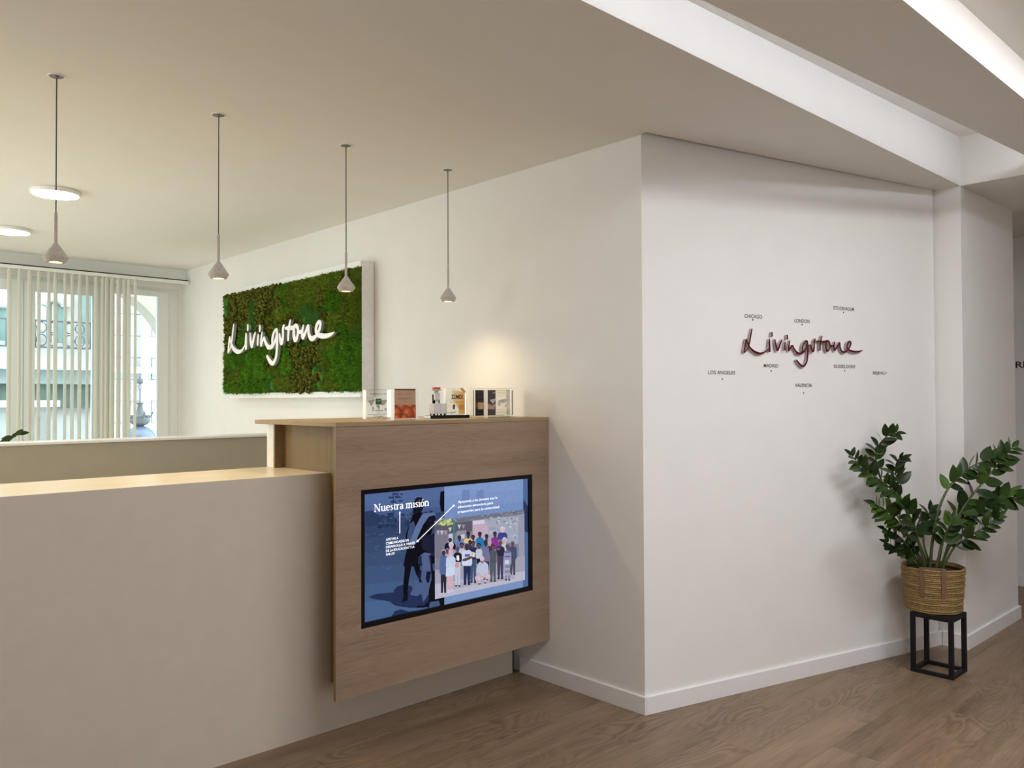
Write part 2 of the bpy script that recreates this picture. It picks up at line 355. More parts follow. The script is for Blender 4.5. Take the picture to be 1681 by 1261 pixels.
# ceilings: main slab with a lit fascia, beam between the two light slots, near slab, end slab
struct('ceiling', MB().prism([(-3, YP), (XP, YP), (XP, 1.772), (2.95, 2.262), (XA, 2.32), (XA, 7.9), (-3, 7.9)], HC, 2.9), M['ceil'])
e2 = lambda x: 1.39-(max(x, 1.2)-2.09)*.0708
struct('ceiling_beam', MB().prism([(-3, .979), (XP-.004, .979), (XP-.004, e2(XP)), (1.2, e2(1.2)), (-3, e2(-3))], HC, HC+.03).prism([(-3, e2(-3)-.012), (1.2, e2(1.2)-.012), (XP-.004, e2(XP)-.012), (XP-.004, e2(XP)), (1.2, e2(1.2)), (-3, e2(-3))], HC+.03, 2.706).box(-3, XP-.004, .979, 1.03, HC+.03, 2.92), M['ceil'])  # its thin upright lip is unseen, shaped to cut off the cove light
struct('ceiling_near', MB().box(-3, XF, -3.2, .12, HC, HC+.03).box(-3, XF, .108, .12, HC+.03, 2.708), M['ceil'])  # unseen lip along its edge, added to keep cove light off the wall
struct('ceiling_end', MB().prism([(XP, .12), (XF, .12), (XF, 3.5), (XR, 3.5), (XR, YP), (XP, YP)], HC, 2.96), M['ceil'])
struct('ceiling_slot', MB().box(-3, XP, -.3, 1.03, 2.775, 2.82).box(-3, XP, -.35, -.3, HC+.03, 2.82).box(-3.05, -3, -.35, YP, HC+.03, 2.95).box(XP, XP+.05, -.35, .12, HC+.03, 2.82), M['ceil'])
zs = lambda x: 2.80+(max(x, 1.0)-2.37)*.0366
cs = MB(); xs_ = (-3, 1.0, XP+.002)
cs.add([(x, y, zs(x)+dz) for x in xs_ for y, dz in ((1.03, 0), (YP, 0), (YP, .06), (1.03, .06))], [(a*4+i, a*4+(i+1) % 4, a*4+4+(i+1) % 4, a*4+4+i) for a in (0, 1) for i in range(4)]+[(3, 2, 1, 0), (8, 9, 10, 11)])
struct('ceiling_slot_top', cs, M['ceil'])
struct('ceiling_groove', MB().prism([(2.95, 2.25), (2.96, 2.45), (5.05, 1.9), (5.05, 1.765)], 2.9, 2.93).box(4.9, XP+.3, 1.70, 2.1, 2.9, 2.93).box(XP+.001, XP+.3, YP+.001, 2.1, HC+.001, 2.9), M['ceil'])
# skirting boards
BH, BT = .08, .013
def skirting(name, a, b, n, ext0=0, ext1=0):
    a = Vector((a[0], a[1], 0)); b = Vector((b[0], b[1], 0)); d = (b-a).normalized(); n = Vector((n[0], n[1], 0)); a = a-d*ext0; b = b+d*ext1
    mb = MB(); prof = [(0, 0), (BT, 0), (BT, BH-.003), (BT-.003, BH), (0, BH)]
    vs = [p+n*w+Vector((0, 0, h)) for p in (a, b) for w, h in prof]
    mb.add(vs, [(0, 1, 2, 3, 4)[::-1], (5, 6, 7, 8, 9)]+[(i, (i+1) % 5, 5+(i+1) % 5, 5+i) for i in range(5)])
    return struct(name, mb, M['base'])
skirting('baseboard_left', (XA, 3.105), CORNER, (-1, 0), 0, .010)
skirting('baseboard_front', CORNER, BEND, nB, 0.0, -.016)
skirting('baseboard_pillar', (XP, 1.76), (XP, YP), (-1, 0), 0, 0)
skirting('baseboard_right', (XP, YP), (XR, YP), (0, -1), BT, BT)
skirting('baseboard_far', (XF, 3.3), (XF, -3.0), (-1, 0))

# ------------------------------------------------------------------ window, pelmet and what stands outside
def frame_rect(mb, x0, x1, z0, z1, w, y0, y1, wl=None, wr=None):
    wl = w if wl is None else wl; wr = w if wr is None else wr
    mb.box(x0, x0+wl, y0, y1, z0, z1); mb.box(x1-wr, x1, y0, y1, z0, z1); mb.box(x0+wl, x1-wr, y0, y1, z1-w, z1); mb.box(x0+wl, x1-wr, y0, y1, z0, z0+w)
def window(name, x0, x1, z1, leaves):
    m = MB(); frame_rect(m, x0, x1, .55, z1, .04, YW+.03, YW+.10, wr=.105 if x1 > 2.9 else .04)
    root = struct(name, m, M['upvc'])
    for (a, b, pa, pb, zt) in leaves:                 # leaf outer a..b, pane pa..pb
        q = MB(); q.box(a, pa, YW+.005, YW+.075, .60, z1-.035); q.box(pb, b, YW+.005, YW+.075, .60, z1-.035)
        q.box(pa, pb, YW+.005, YW+.075, zt, z1-.035); q.box(pa, pb, YW+.005, YW+.075, .60, .70)
        sash = q.build('sash', M['upvc'], root)
        MB().box(pa, pb, YW+.035, YW+.045, .70, zt).build('pane', M['glass'], sash)
        g = MB(); g.box(pa-.001, pa+.006, YW+.002, YW+.03, .70, zt); g.box(pb-.006, pb+.001, YW+.002, YW+.03, .70, zt); g.box(pa, pb, YW+.002, YW+.03, zt-.005, zt+.001)
        g.build('bead', M['upvc'], sash)
    return root
window('window_1', .80, 2.285, 2.45, [(.83, 1.661, 1.0, 1.576, 2.333), (1.669, 2.26, 1.742, 2.197, 2.333)])
window('window_2', 2.287, 2.93, 2.45, [(2.31, 2.835, 2.352, 2.748, 2.373)])
window('window_3', -1.3, .798, 2.45, [(-1.26, -.26, -1.15, -.36, 2.333), (-.25, .77, -.15, .67, 2.333)])
struct('trim_pelmet', MB().bevel_box(-3, 2.962, 7.56, YW, 2.517, 2.618, .001), M['upvc'])

# vertical blind: head rail and each vane
bl = thing('vertical_blind', (1.9, 7.47, 2.48), 'white vertical fabric blind hanging open across the bright window', 'blind')
MB().bevel_box(-1.2, 2.945, 7.462, 7.502, 2.478, 2.506, .003).build('head_rail', M['upvc'], bl)
MB().box(-1.2, 2.945, 7.472, 7.492, 2.507, 2.516).build('painted_gap_shade', M['dark'], bl)  # solid near-black strip paints the shade between rail and pelmet
VW = .089
def vane_mesh():
    mb = MB(); n = 6; prof = [(-VW/2+VW*i/n, .006*math.sin(math.pi*i/n)) for i in range(n+1)]
    th = .0012; z0, z1 = .14, 2.462; vs = []
    for z in (z0, z1): vs += [(b, a, z-2.3) for a, b in prof]+[(b+th, a, z-2.3) for a, b in prof]
    k = n+1; fs = []
    for i in range(n): fs += [(i, i+1, 2*k+i+1, 2*k+i), (k+i+1, k+i, 3*k+i, 3*k+i+1)]
    fs += [(0, 2*k, 3*k, k), (n, k+n, 3*k+n, 2*k+n)]
    mb.add(vs, fs, 0, True); mb.box(-.004, .004, -.012, .012, 2.462-2.3, 2.48-2.3)
    return mb
vpx = [14.8, 31.7, 48.6, 64, 80.3, 91, 107, 119, 131, 143.4, 158.4, 169.8, 176, 184.7, 194.8, 205, 211.7, 222]
v0 = None
for i, px in enumerate([-62, -42, -22, -4]+vpx):
    p = at(px, 470, (0, 1, 0), (0, 7.48, 0))
    if v0 is None: v0 = vane_mesh().build('vane', M['fabric'], bl, origin=None); o = v0
    else: o = v0.copy(); C.objects.link(o); o.parent = bl
    o.location = Vector((p.x, 7.48, 2.3))-Vector(bl.location)
    tw = 23 if 155 < px < 208 else 17+2.5*math.sin(i*2.3)     # each vane hangs turned a little differently
    o.rotation_euler = (0, 0, -math.radians(90-(46.9+math.degrees(math.atan((840-px)/1344))-tw)))

# arcade arch just outside the window
mb = MB(); xl, xr, zt, zs, ya, yb = .10, 3.55, 3.4, 2.05, 9.6, 9.9
pc = at(258.8, 528, (0, 1, 0), (0, ya, 0)); pt = at(214.6, 494, (0, 1, 0), (0, ya, 0))
acx, arx = pc.x-1.22, 1.36; azs = pc.z-.42; arz = .42/math.sqrt(max(.05, 1-(1.22/1.36)**2))
arc = [(acx+arx*math.cos(t), azs+arz*math.sin(t)) for t in [math.pi*i/28 for i in range(29)]]
outl = [(acx+arx, azs-2.6), (acx+arx+1.6, azs-2.6), (acx+arx+1.6, 4.2), (acx-arx-1.6, 4.2), (acx-arx-1.6, azs-2.6), (acx-arx, azs-2.6)]+arc[::-1]
n = len(outl)
mb.add([(x, ya, z) for x, z in outl]+[(x, yb, z) for x, z in outl], [list(range(n)), list(range(n, 2*n))[::-1]]+[(i, n+i, n+(i+1) % n, (i+1) % n) for i in range(n)])
tag(mb.build('stone_arch', M['stone']), 'cream stone arch seen outside the window behind the blind', 'arch')
# facade across the street
fb = thing('facade_building', (3.5, 17, -3.5), 'white building across the street with teal shutters and iron balcony', 'building')
MB().box(-6, 12, 17, 17.4, -3.5, 8).build('wall', M['facade'], fb)
def fp(px, py, y=17.0): return at(px, py, (0, 1, 0), (0, y, 0))
def rect_on(mb, px0, py0, px1, py1, y0, y1):
    a = fp(px0, py0, y0); b = fp(px1, py1, y0); mb.box(a.x, b.x, y0, y1, min(a.z, b.z), max(a.z, b.z)); return mb
def tall_window(px0, px1, py0, py1, arched):
    a = fp(px0, py1, 16.95); b = fp(px1, py0, 16.95); w = (b.x-a.x)/2; cx = (a.x+b.x)/2; mb = MB()
    if arched:
        pts = [(a.x, a.z), (b.x, a.z)]+[(cx+w*math.cos(t), b.z+w*.8*math.sin(t)) for t in [math.pi*i/14 for i in range(15)]]
    else: pts = [(a.x, a.z), (b.x, a.z), (b.x, b.z), (a.x, b.z)]
    n = len(pts); mb.add([(x, 16.93, z) for x, z in pts]+[(x, 17, z) for x, z in pts], [list(range(n))]+[(i, n+i, n+(i+1) % n, (i+1) % n) for i in range(n)])
    wn = mb.build('window', M['shutter'], fb)
    f = MB(); ring = spline([(x, 16.91, z) for x, z in pts[2:]]+[(a.x, 16.91, a.z)], 2) if arched else [(a.x, 16.91, b.z), (b.x, 16.91, b.z)]
    f.tube(ring, .09, 6); f.box(cx-.03, cx+.03, 16.90, 16.93, a.z, b.z); f.build('surround', M['facade'], wn)
    if arched:
        g = MB(); g.tube([(cx+w*.98*math.cos(t), 16.9, b.z-w*.25+w*.75*math.sin(t)) for t in [math.pi*i/16 for i in range(17)]], .10, 6); g.build('arch_bar', M['facade'], wn)
tall_window(66, 108, 500, 568, True); tall_window(131, 178, 470, 568, False); tall_window(-30, 14, 500, 568, False)
rect_on(MB(), -60, 604, 320, 572, 16.3, 17).build('balcony_slab', M['facade'], fb)
rect_on(MB(), -60, 629, 178, 604, 16.6, 17).build('cornice', plain('pale_teal_band', (.30, .37, .36), .8, noise=.03), fb)
rect_on(MB(), -60, 672, 178, 629, 16.8, 17).build('shop_blind', M['awning'], fb)
rl = MB(); a = fp(-40, 566, 16.2); b = fp(180, 528, 16.2)
zl, zh = a.z, fp(100, 528, 16.2).z
rl.tube([(a.x, 16.2, zh), (b.x, 16.2, zh)], .018, 5).tube([(a.x, 16.2, zl), (b.x, 16.2, zl)], .018, 5)
x = a.x; r_ = (zh-zl)/2
while x < b.x:
    rl.tube([(x, 16.2, zl), (x, 16.2, zh)], .012, 4)
    for dz, rr in ((r_*.55, r_*.42), (r_*1.5, r_*.40)):
        for s_ in (.3, .85):
            rl.tube([(x+s_*r_*1.35+rr*.8*math.cos(t), 16.2, zl+dz+rr*math.sin(t)) for t in [2*math.pi*i/14 for i in range(14)]], .011, 4, closed=True)
    x += r_*1.9
rl.build('balcony_railing', M['iron'], fb)
# stone courses of the pale house on the right, with a drainpipe
hb = thing('courtyard_house', (4.2, 12.9, -3.5), 'pale block-coursed house wall with drainpipe seen through right window pane', 'building')
hm = MB(); hx0 = at(176, 600, (0, 1, 0), (0, 13, 0)).x
hm.box(hx0, hx0+4, 13.02, 13.4, -3.5, 7).build('wall', M['facade'], hb)
z = -.9; k = 0
while z < 4.4:
    x = hx0 - (.32 if k % 2 else 0)
    while x < hx0+2.0:
        MB().bevel_box(max(x, hx0)+.006, x+.64-.006, 13.0, 13.03, z+.006, z+.33-.006, .004).build('stone_block', M['facade'], hb) if x+.64 > hx0+.05 else None
        x += .64
    z += .33; k += 1
rect_on(MB(), 176, 612, 300, 604, 12.85, 13.0).build('string_course', M['facade'], hb)
p = at(238, 600, (0, 1, 0), (0, 12.9, 0)); MB().tube([(p.x, 12.9, -3), (p.x, 12.9, 6)], .06, 10).build('drainpipe', M['facade'], hb)
kb = thing('street_kiosk', (1.4, 14, -3.4), 'pale kiosk with low pitched roof across the street below balcony', 'kiosk')
a = fp(-40, 740, 14.0); b = fp(84, 668, 14.0); MB().box(a.x, b.x, 14, 15.6, -3.4, b.z).build('wall', plain('grey_board', (.22, .24, .235), .8, noise=.2, nscale=2), kb)
MB().prism([(a.x-.1, 13.9), (b.x+.1, 13.9), (b.x+.1, 15.7), (a.x-.1, 15.7)], b.z, b.z+.10).build('roof', M['facade'], kb)
tag(MB().box(-40, 40, 7.95, 60, -3.6, -3.5).build('street', M['street']), kind='structure')
# ornate street lantern
LY = 9.0
lt = thing('street_lantern', at(232, 700, (0, 1, 0), (0, LY, 0)), 'ornate grey iron lantern with crown and blue dome outside right pane', 'lantern')
lp = lambda px, py: at(px, py, (0, 1, 0), (0, LY, 0)); lx = lp(230, 650).x
zz = lambda py: lp(230, py).z
k1 = (lp(240, 650)-lp(230, 650)).x/10                                # metres per pixel there
MB().lathe([(0, zz(610)), (.5*k1, zz(611)), (.6*k1, zz(617)), (1.6*k1, zz(619)), (1*k1, zz(621)), (4.5*k1, zz(622)), (4.8*k1, zz(629)), (1.5*k1, zz(631)), (0, zz(631))], (lx, LY, 0), 12).build('finial', M['iron'], lt)
MB().tube([(lx+2*k1*math.cos(t), LY, (zz(632)+zz(640))/2+(zz(632)-zz(640))/2*math.sin(t)) for t in [2*math.pi*i/12 for i in range(12)]], .5*k1, 5, closed=True).build('ring', M['iron'], lt)
MB().lathe([(.9*k1, zz(640)), (.9*k1, zz(664))], (lx, LY, 0), 8).build('rod', M['iron'], lt)
cr = MB(); cr.lathe([(4.5*k1, zz(661)), (4*k1, zz(666)), (5*k1, zz(673)), (10*k1, zz(682))], (lx, LY, 0), 16)
for j in range(8):
    t = 2*math.pi*j/8; cr.tube([(lx+4.5*k1*math.cos(t), LY+4.5*k1*math.sin(t), zz(663)), (lx+6.5*k1*math.cos(t), LY+6.5*k1*math.sin(t), zz(660.5))], [.9*k1, .2*k1], 5)
cr.build('crown', M['iron'], lt)
ga = MB(); ga.lathe([(10*k1, zz(682)), (15.5*k1, zz(686)), (16.5*k1, zz(690)), (13*k1, zz(696)), (6*k1, zz(699)), (0, zz(699))], (lx, LY, 0), 20)
for j in range(12):
    t = 2*math.pi*j/12; c_, s_ = math.cos(t), math.sin(t)
    ga.ball((lx+14*k1*c_, LY+14*k1*s_, zz(684)), 3*k1, seg=8)
    if j % 3 == 0: ga.tube(spline([(lx+15*k1*c_, LY+15*k1*s_, zz(687)), (lx+19*k1*c_, LY+19*k1*s_, zz(682)), (lx+22*k1*c_, LY+22*k1*s_, zz(675))], 4), [1.3*k1]*8+[.3*k1], 5)
ga.build('gallery', M['iron'], lt)
MB().lathe([(6*k1, zz(699)), (14*k1, zz(703)), (21*k1, zz(709)), (26*k1, zz(717)), (28*k1, zz(730)), (0, zz(732))], (lx, LY, 0), 24).build('dome', M['slate'], lt)
wp = lp(214, 700); sc_ = MB()
for (qx, qy, rr) in ((217, 630, 3), (216, 637, 4), (217, 649, 3), (217, 661, 3.6)): q = lp(qx, qy); sc_.ball((q.x-.03, LY, q.z), rr*k1, seg=8, sc=(1, .5, 1.7))
sc_.tube([lp(212, 620), lp(214, 660), lp(212, 700), lp(214, 740)], .9*k1, 6); sc_.build('bracket', M['iron'], lt)
MB().lathe([(.16, -3.5), (.16, -3.3), (.07, -3.2), (.05, zz(731))], (lx, LY, 0), 14).build('post', M['iron'], lt)

# ------------------------------------------------------------------ back partition behind the counter
tp = thing('low_partition', (1, 4.8, 0), 'low taupe partition with white capped top behind the reception counter', 'partition')
MB().box(-2.0, 2.96, 4.72, 4.88, 0, 1.195).build('panel', plain('olive_taupe_laminate', (.40, .36, .275), .5, noise=.02, nscale=14), tp)
MB().bevel_box(-2.0, 2.96, 4.70, 4.90, 1.195, 1.209, .003).build('cap', M['white'], tp)
# plant tip peeping over it
LEAVES = {}
def leaf_mesh(kind, mat):
    key = (kind, mat)
    if key in LEAVES: return LEAVES[key]
    mb = MB(); n = 6; wmax = (.28, .23, .32)[kind]; fold = (.16, .28, .10)[kind]; droop = (.10, .22, -.08)[kind]
    vs = []
    for i in range(n+1):
        t = i/n; w = wmax*(math.sin(math.pi*min(1, t*.93+.04)**.85)**.8)*(1-.15*t) if 0 < i < n else .012
        z = -droop*t*t; vs += [(t, -w, z+w*fold), (t, 0, z), (t, w, z+w*fold)]
    fs = []
    for i in range(n): fs += [(i*3, i*3+1, i*3+4, i*3+3), (i*3+1, i*3+2, i*3+5, i*3+4)]
    mb.add(vs, fs, 0, True); o = mb.build('leaf', mat); LEAVES[key] = o.data; bpy.data.objects.remove(o); return LEAVES[key]
def put_leaf(parent, p, d, nrm, L, kind=0, mat=None):
    me = leaf_mesh(kind, mat or M['leaf']); o = bpy.data.objects.new('leaf', me); C.objects.link(o); o.parent = parent
    x = d.normalized(); z = (nrm-x*nrm.dot(x)).normalized(); y = z.cross(x)
    m = Matrix((x, y, z)).transposed().to_4x4(); o.matrix_local = Matrix.Translation(p-world_loc(parent)) @ m @ Matrix.Scale(L, 4)
    return o
pp = thing('floor_plant', (.80, 5.15, 0), 'tip of a dark leafy houseplant peeping over the low partition', 'plant')
P5 = lambda px, py: at(px, py, (0, 1, 0), (0, 5.15, 0))
MB().lathe([(0, 0), (.13, 0), (.17, .90), (.155, .90), (.15, .84), (0, .84)], (.80, 5.15, 0), 24).build('pot', M['white'], pp)
base = Vector((.80, 5.15, .84)); tip = P5(38, 711); pts = spline([tuple(base), tuple(base+Vector((.03, 0, .2))), tuple(P5(6, 727)), tuple(P5(18, 721.5)), tuple(P5(26, 714.5)), tuple(P5(36, 711))], 4)
st = MB().tube(pts, .003, 5).build('stem', M['stem'], pp)
for (q, r, L, k) in (((18, 722), (3, 724), .055, 1), ((17, 723), (10, 721.5), .045, 0), ((21, 718), (12, 718.5), .05, 0), ((20, 719), (24, 714.5), .04, 0), ((26, 715), (31, 710.5), .05, 0), ((29, 713), (41, 710.3), .06, 1)):
    a, b = P5(*q), P5(*r); put_leaf(st, a, b-a, Vector((-.3, -1, .4)), L, k)

# ------------------------------------------------------------------ reception counter
YC, ZC = 3.12, 1.104; YB, YD = 2.896, 3.615; XL = 1.738; XS = 1.845
ct = thing('reception_counter', (.5, 3.3, 0), 'long plain taupe reception counter with pale oak laminate top, left of the screen', 'counter')
MB().box(-2.2, 2.915, YC, YC+.02, 0, ZC).build('front_panel', M['counter'], ct)
MB().box(-2.2, XS, YC+.02, YD, ZC-.022, ZC).build('countertop', M['countertop'], ct)
MB().box(-2.2, XS, YD-.03, YD-.012, .0, ZC-.022).build('rear_panel', M['counter'], ct)
MB().box(2.915, 2.925, YC+.012, YC+.05, 0, .22).box(2.9252, 2.962, YC+.04, YC+.05, 0, .22).build('painted_gap_shade', M['dark'], ct)  # solid near-black pieces paint the shade at the counter's end
MB().bevel_box(-1.6, 1.70, 3.62, 4.30, .71, .74, .003).build('bounce_top', M['white'], ct)  # unseen white slab added behind the counter to bounce light upward
for xx in (-1.55, 1.62):
    for yy in (3.66, 4.22): MB().box(xx, xx+.04, yy, yy+.04, 0, .71).build('bounce_leg', M['white'], ct)  # legs carrying the added bounce slab
# raised cabinet with the wood front and the screen
TX0, TX1, TZ0, TZ1 = 1.856, 2.846, .475, 1.046
cb = thing('raised_wood_unit', (2.35, 3.25, .21), 'raised brown oak cabinet on the counter with a screen in its front', 'cabinet')
f = MB(); x0, x1, z0, z1 = XL, XA-.002, .209, 1.308
f.box(x0, TX0, YB, YB+.016, z0, z1).box(TX1, x1, YB, YB+.016, z0, z1).box(TX0, TX1, YB, YB+.016, z0, TZ0).box(TX0, TX1, YB, YB+.016, TZ1, z1)
f.build('front_board', M['panel'], cb)
MB().box(XL-.0012, XL, YB, YB+.016, z0, z1).build('edge_band', M['oak'], cb)
MB().bevel_box(XL-.001, XA-.002, YB-.001, YD, z1+.001, 1.327, .0015).build('top_board', M['oakx'], cb)
sp = MB(); sp.box(XS, XS+.018, YB+.017, YC-.001, .209, z1).box(XS, XS+.018, YC, 3.535, ZC+.001, z1); sp.build('side_board', M['oak'], cb)
MB().box(1.803, XS+.018, 3.536, 3.546, ZC+.001, z1).build('return_board', plain('dark_oak_edge', (.20, .13, .065), .5, noise=.1), cb)
MB().box(1.797, 1.803, 3.534, 3.546, ZC+.001, z1).build('edge_band', M['oak'], cb)
MB().box(1.797, XA-.003, 3.547, 3.612, ZC+.001, z1).build('rear_board', M['white'], cb)
MB().box(XS+.018, XA-.003, YB+.12, YC-.002, .209, .225).build('bottom_board', M['oakx'], cb)

# ------------------------------------------------------------------ screen
tv = thing('television', (2.35, 2.92, .475), 'wide lit slide screen in black bezel set into the oak front', 'screen')
bz = MB(); BZ = .0195; y0, y1 = YB+.003, YB+.035
for a_ in ((TX0+.001, TX0+BZ, TZ0+.001, TZ1-.001), (TX1-BZ, TX1-.001, TZ0+.001, TZ1-.001), (TX0+BZ, TX1-BZ, TZ0+.001, TZ0+BZ+.002), (TX0+BZ, TX1-BZ, TZ1-BZ, TZ1-.001)): bz.box(a_[0], a_[1], y0, y1, a_[2], a_[3])
bz.build('bezel', M['bezel'], tv)
MB().box(TX0+.002, TX1-.002, YB+.025, YB+.06, TZ0+.002, TZ1-.002).build('housing', M['bezel'], tv)
YS = YB+.016
SN = [0]
def sp_(px, py): return at(px, py, (0, 1, 0), (0, YS, 0))
K = lambda x, y: sp_(570+.23793*x, 760+.23793*y)
T1 = lambda x, y: sp_(590+x/9.7, 780+y/9.7)
T2 = lambda x, y: sp_(590+x/9.34, 900+y/9.34)
T3 = lambda x, y: sp_(700+x/9.339, 780+y/9.339)
T4 = lambda x, y: sp_(705+x/9.7, 860+y/9.7)
pic = MB()
SX0, SX1, SZ0, SZ1 = TX0+BZ-.001, TX1-BZ+.001, TZ0+BZ, TZ1-BZ+.001
def poly(col, pts, fn=T4, top=None):
    """flat shape of the slide; optional second colour for its upper edge"""
    SN[0] += 1; off = SN[0]*1.2e-5; ps = [fn(*p) for p in pts]
    ps = [Vector((min(max(p.x, SX0), SX1), YS-off, min(max(p.z, SZ0), SZ1))) for p in ps]
    g_ = sum(col)/3; pic.add(ps, [list(range(len(ps)))], 0, False, srgb(*[max(0, v*.84+g_*.14) for v in col]))
def oval(col, cx, cy, rx, ry, fn=T4, k=12): poly(col, [(cx+rx*math.cos(2*math.pi*i/k), cy+ry*math.sin(2*math.pi*i/k)) for i in range(k)], fn)
# slide background: sky, scrub, ground in bands
bands = [(195, (78, 104, 160)), (300, (72, 98, 152)), (350, (66, 90, 142)), (430, (46, 66, 108)), (520, (50, 72, 114)), (620, (54, 78, 120)), (720, (58, 84, 128)), (840, (62, 92, 138)), (960, (68, 98, 146)), (1120, (72, 104, 155))]
for i, (yy, c) in enumerate(bands):
    y0b = 90 if i == 0 else yy; poly(c, [(120, y0b), (1255, y0b-105), (1255, 1115), (120, 1115)], K)
rr = random.Random(3)
for i in range(70):                                       # scrub
    x = rr.uniform(135, 600); y = 405-x*.09+rr.uniform(-22, 70); s = rr.uniform(8, 26); g = rr.uniform(-14, 10)
    poly((44+g, 62+g, 100+g), [(x+s*rr.uniform(.6, 1.2)*math.cos(2*math.pi*j/7), y+s*.7*rr.uniform(.5, 1.2)*math.sin(2*math.pi*j/7)) for j in range(7)], K)
for i in range(60):                                       # pale ground flecks
    x = rr.uniform(135, 430); y = rr.uniform(480, 740); s = rr.uniform(3, 9); g = rr.uniform(-10, 14)
    poly((62+g, 88+g, 134+g), [(x-s*2, y), (x, y-s*.6), (x+s*2, y), (x, y+s*.6)], K)
for (x, y, r) in ((330, 215, 18), (350, 235, 22), (300, 240, 14), (372, 215, 12), (320, 270, 18), (365, 262, 14), (345, 195, 10)):
    for q in range(5): poly((44, 62, 104), [(x+rr.uniform(-r, r)+r*.55*math.cos(2*math.pi*j/5+q), y+rr.uniform(-3, 3)+r*.5*math.sin(2*math.pi*j/5+q)) for j in range(5)], K)
poly((42, 60, 100), [(312, 200), (318, 200), (324, 470), (316, 470)], K)
poly((40, 58, 96), [(120, 335), (175, 330), (215, 365), (240, 400), (200, 430), (120, 440)], K)
# shadows on the ground
SH = (30, 46, 88)
poly(SH, [(145, 925), (200, 903), (330, 892), (400, 900), (430, 930), (400, 985), (340, 965), (300, 960), (260, 950), (180, 940)], K)
poly(SH, [(318, 880), (345, 850), (390, 840), (440, 850), (470, 900), (600, 920), (600, 985), (520, 1000), (430, 1000), (330, 985), (300, 965), (330, 940)], K)
poly(SH, [(305, 1055), (330, 1020), (370, 1010), (420, 1025), (520, 1015), (560, 1035), (440, 1045), (320, 1068)], K)
# standing boy
DK = (9, 11, 26)
poly((14, 18, 40), [(452, 300), (455, 262), (480, 237), (510, 237), (527, 262), (524, 310), (505, 345), (480, 360), (450, 345)], K)
poly(DK, [(450, 355), (500, 340), (545, 345), (590, 345), (600, 400), (575, 500), (560, 560), (540, 640), (410, 620), (400, 500), (430, 420)], K)
poly((92, 112, 160), [(520, 348), (595, 342), (605, 362), (560, 372), (520, 430), (480, 520), (470, 560), (420, 575), (430, 520), (470, 440), (495, 390)], K)
poly((60, 78, 122), [(430, 420), (455, 400), (470, 440), (440, 520), (415, 560), (412, 500)], K)
poly(DK, [(410, 600), (545, 590), (550, 700), (470, 715), (440, 712), (385, 715), (398, 640)], K)
poly(DK, [(395, 712), (442, 712), (425, 800), (415, 880), (415, 945), (370, 965), (385, 930), (385, 830), (392, 760)], K)
poly(DK, [(455, 712), (500, 710), (500, 790), (485, 790), (470, 760)], K)
poly(DK, [(640, 200), (668, 192), (668, 340), (645, 335), (636, 280)], K)
poly((48, 66, 112), [(610, 345), (668, 335), (668, 385), (600, 400), (612, 370)], K)
# smaller boys
poly((16, 20, 42), [(560, 370), (600, 360), (612, 395), (600, 440), (560, 450), (548, 410)], K)
poly((22, 28, 54), [(510, 500), (540, 488), (575, 500), (600, 480), (602, 640), (575, 650), (540, 610), (515, 560)], K)
oval((26, 32, 58), 543, 560, 32, 48, K)
poly((80, 98, 146), [(500, 640), (530, 618), (575, 625), (582, 735), (550, 742), (520, 735), (512, 680)], K)
poly((30, 40, 74), [(560, 640), (600, 620), (600, 760), (575, 760), (570, 700)], K)
poly((30, 42, 80), [(486, 650), (512, 640), (512, 700), (488, 700)], K)
poly((72, 92, 140), [(505, 735), (575, 740), (570, 800), (560, 890), (545, 930), (520, 960), (510, 900), (480, 920), (430, 910), (470, 830), (490, 780)], K)
poly((16, 22, 48), [(490, 740), (512, 740), (505, 800), (515, 825), (495, 825), (485, 780)], K)
poly((16, 22, 48), [(545, 750), (575, 750), (565, 820), (550, 830), (540, 800)], K)
poly(DK, [(575, 640), (602, 640), (602, 940), (560, 950), (560, 880), (580, 800)], K)
poly((58, 80, 126), [(585, 700), (602, 690), (602, 740), (590, 745)], K)
poly(DK, [(480, 985), (530, 985), (545, 960), (560, 975), (545, 995), (480, 998)], K)
poly(DK, [(550, 985), (560, 945), (610, 935), (668, 925), (668, 985), (640, 1000), (555, 1020)], K)
poly((66, 88, 134), [(570, 960), (630, 950), (640, 1000), (560, 1015)], K)
# light panel on the right, darker strip at its edge
for i, c in enumerate(((122, 152, 208), (118, 148, 205), (112, 142, 200), (116, 146, 200))):
    yy = (150, 230, 320, 800)[i]; poly(c, [(668, yy), (1211, yy-50), (1211, 900), (668, 1000)], K)
poly((104, 134, 192), [(790, 190), (842, 185), (842, 330), (780, 330)], K); poly((104, 134, 192), [(895, 190), (940, 185), (945, 310), (880, 320)], K)
poly((76, 104, 158), [(1211, 100), (1252, 95), (1252, 880), (1211, 888)], K)
poly((40, 54, 92), [(1213, 250), (1252, 300), (1252, 480), (1214, 470)], K)
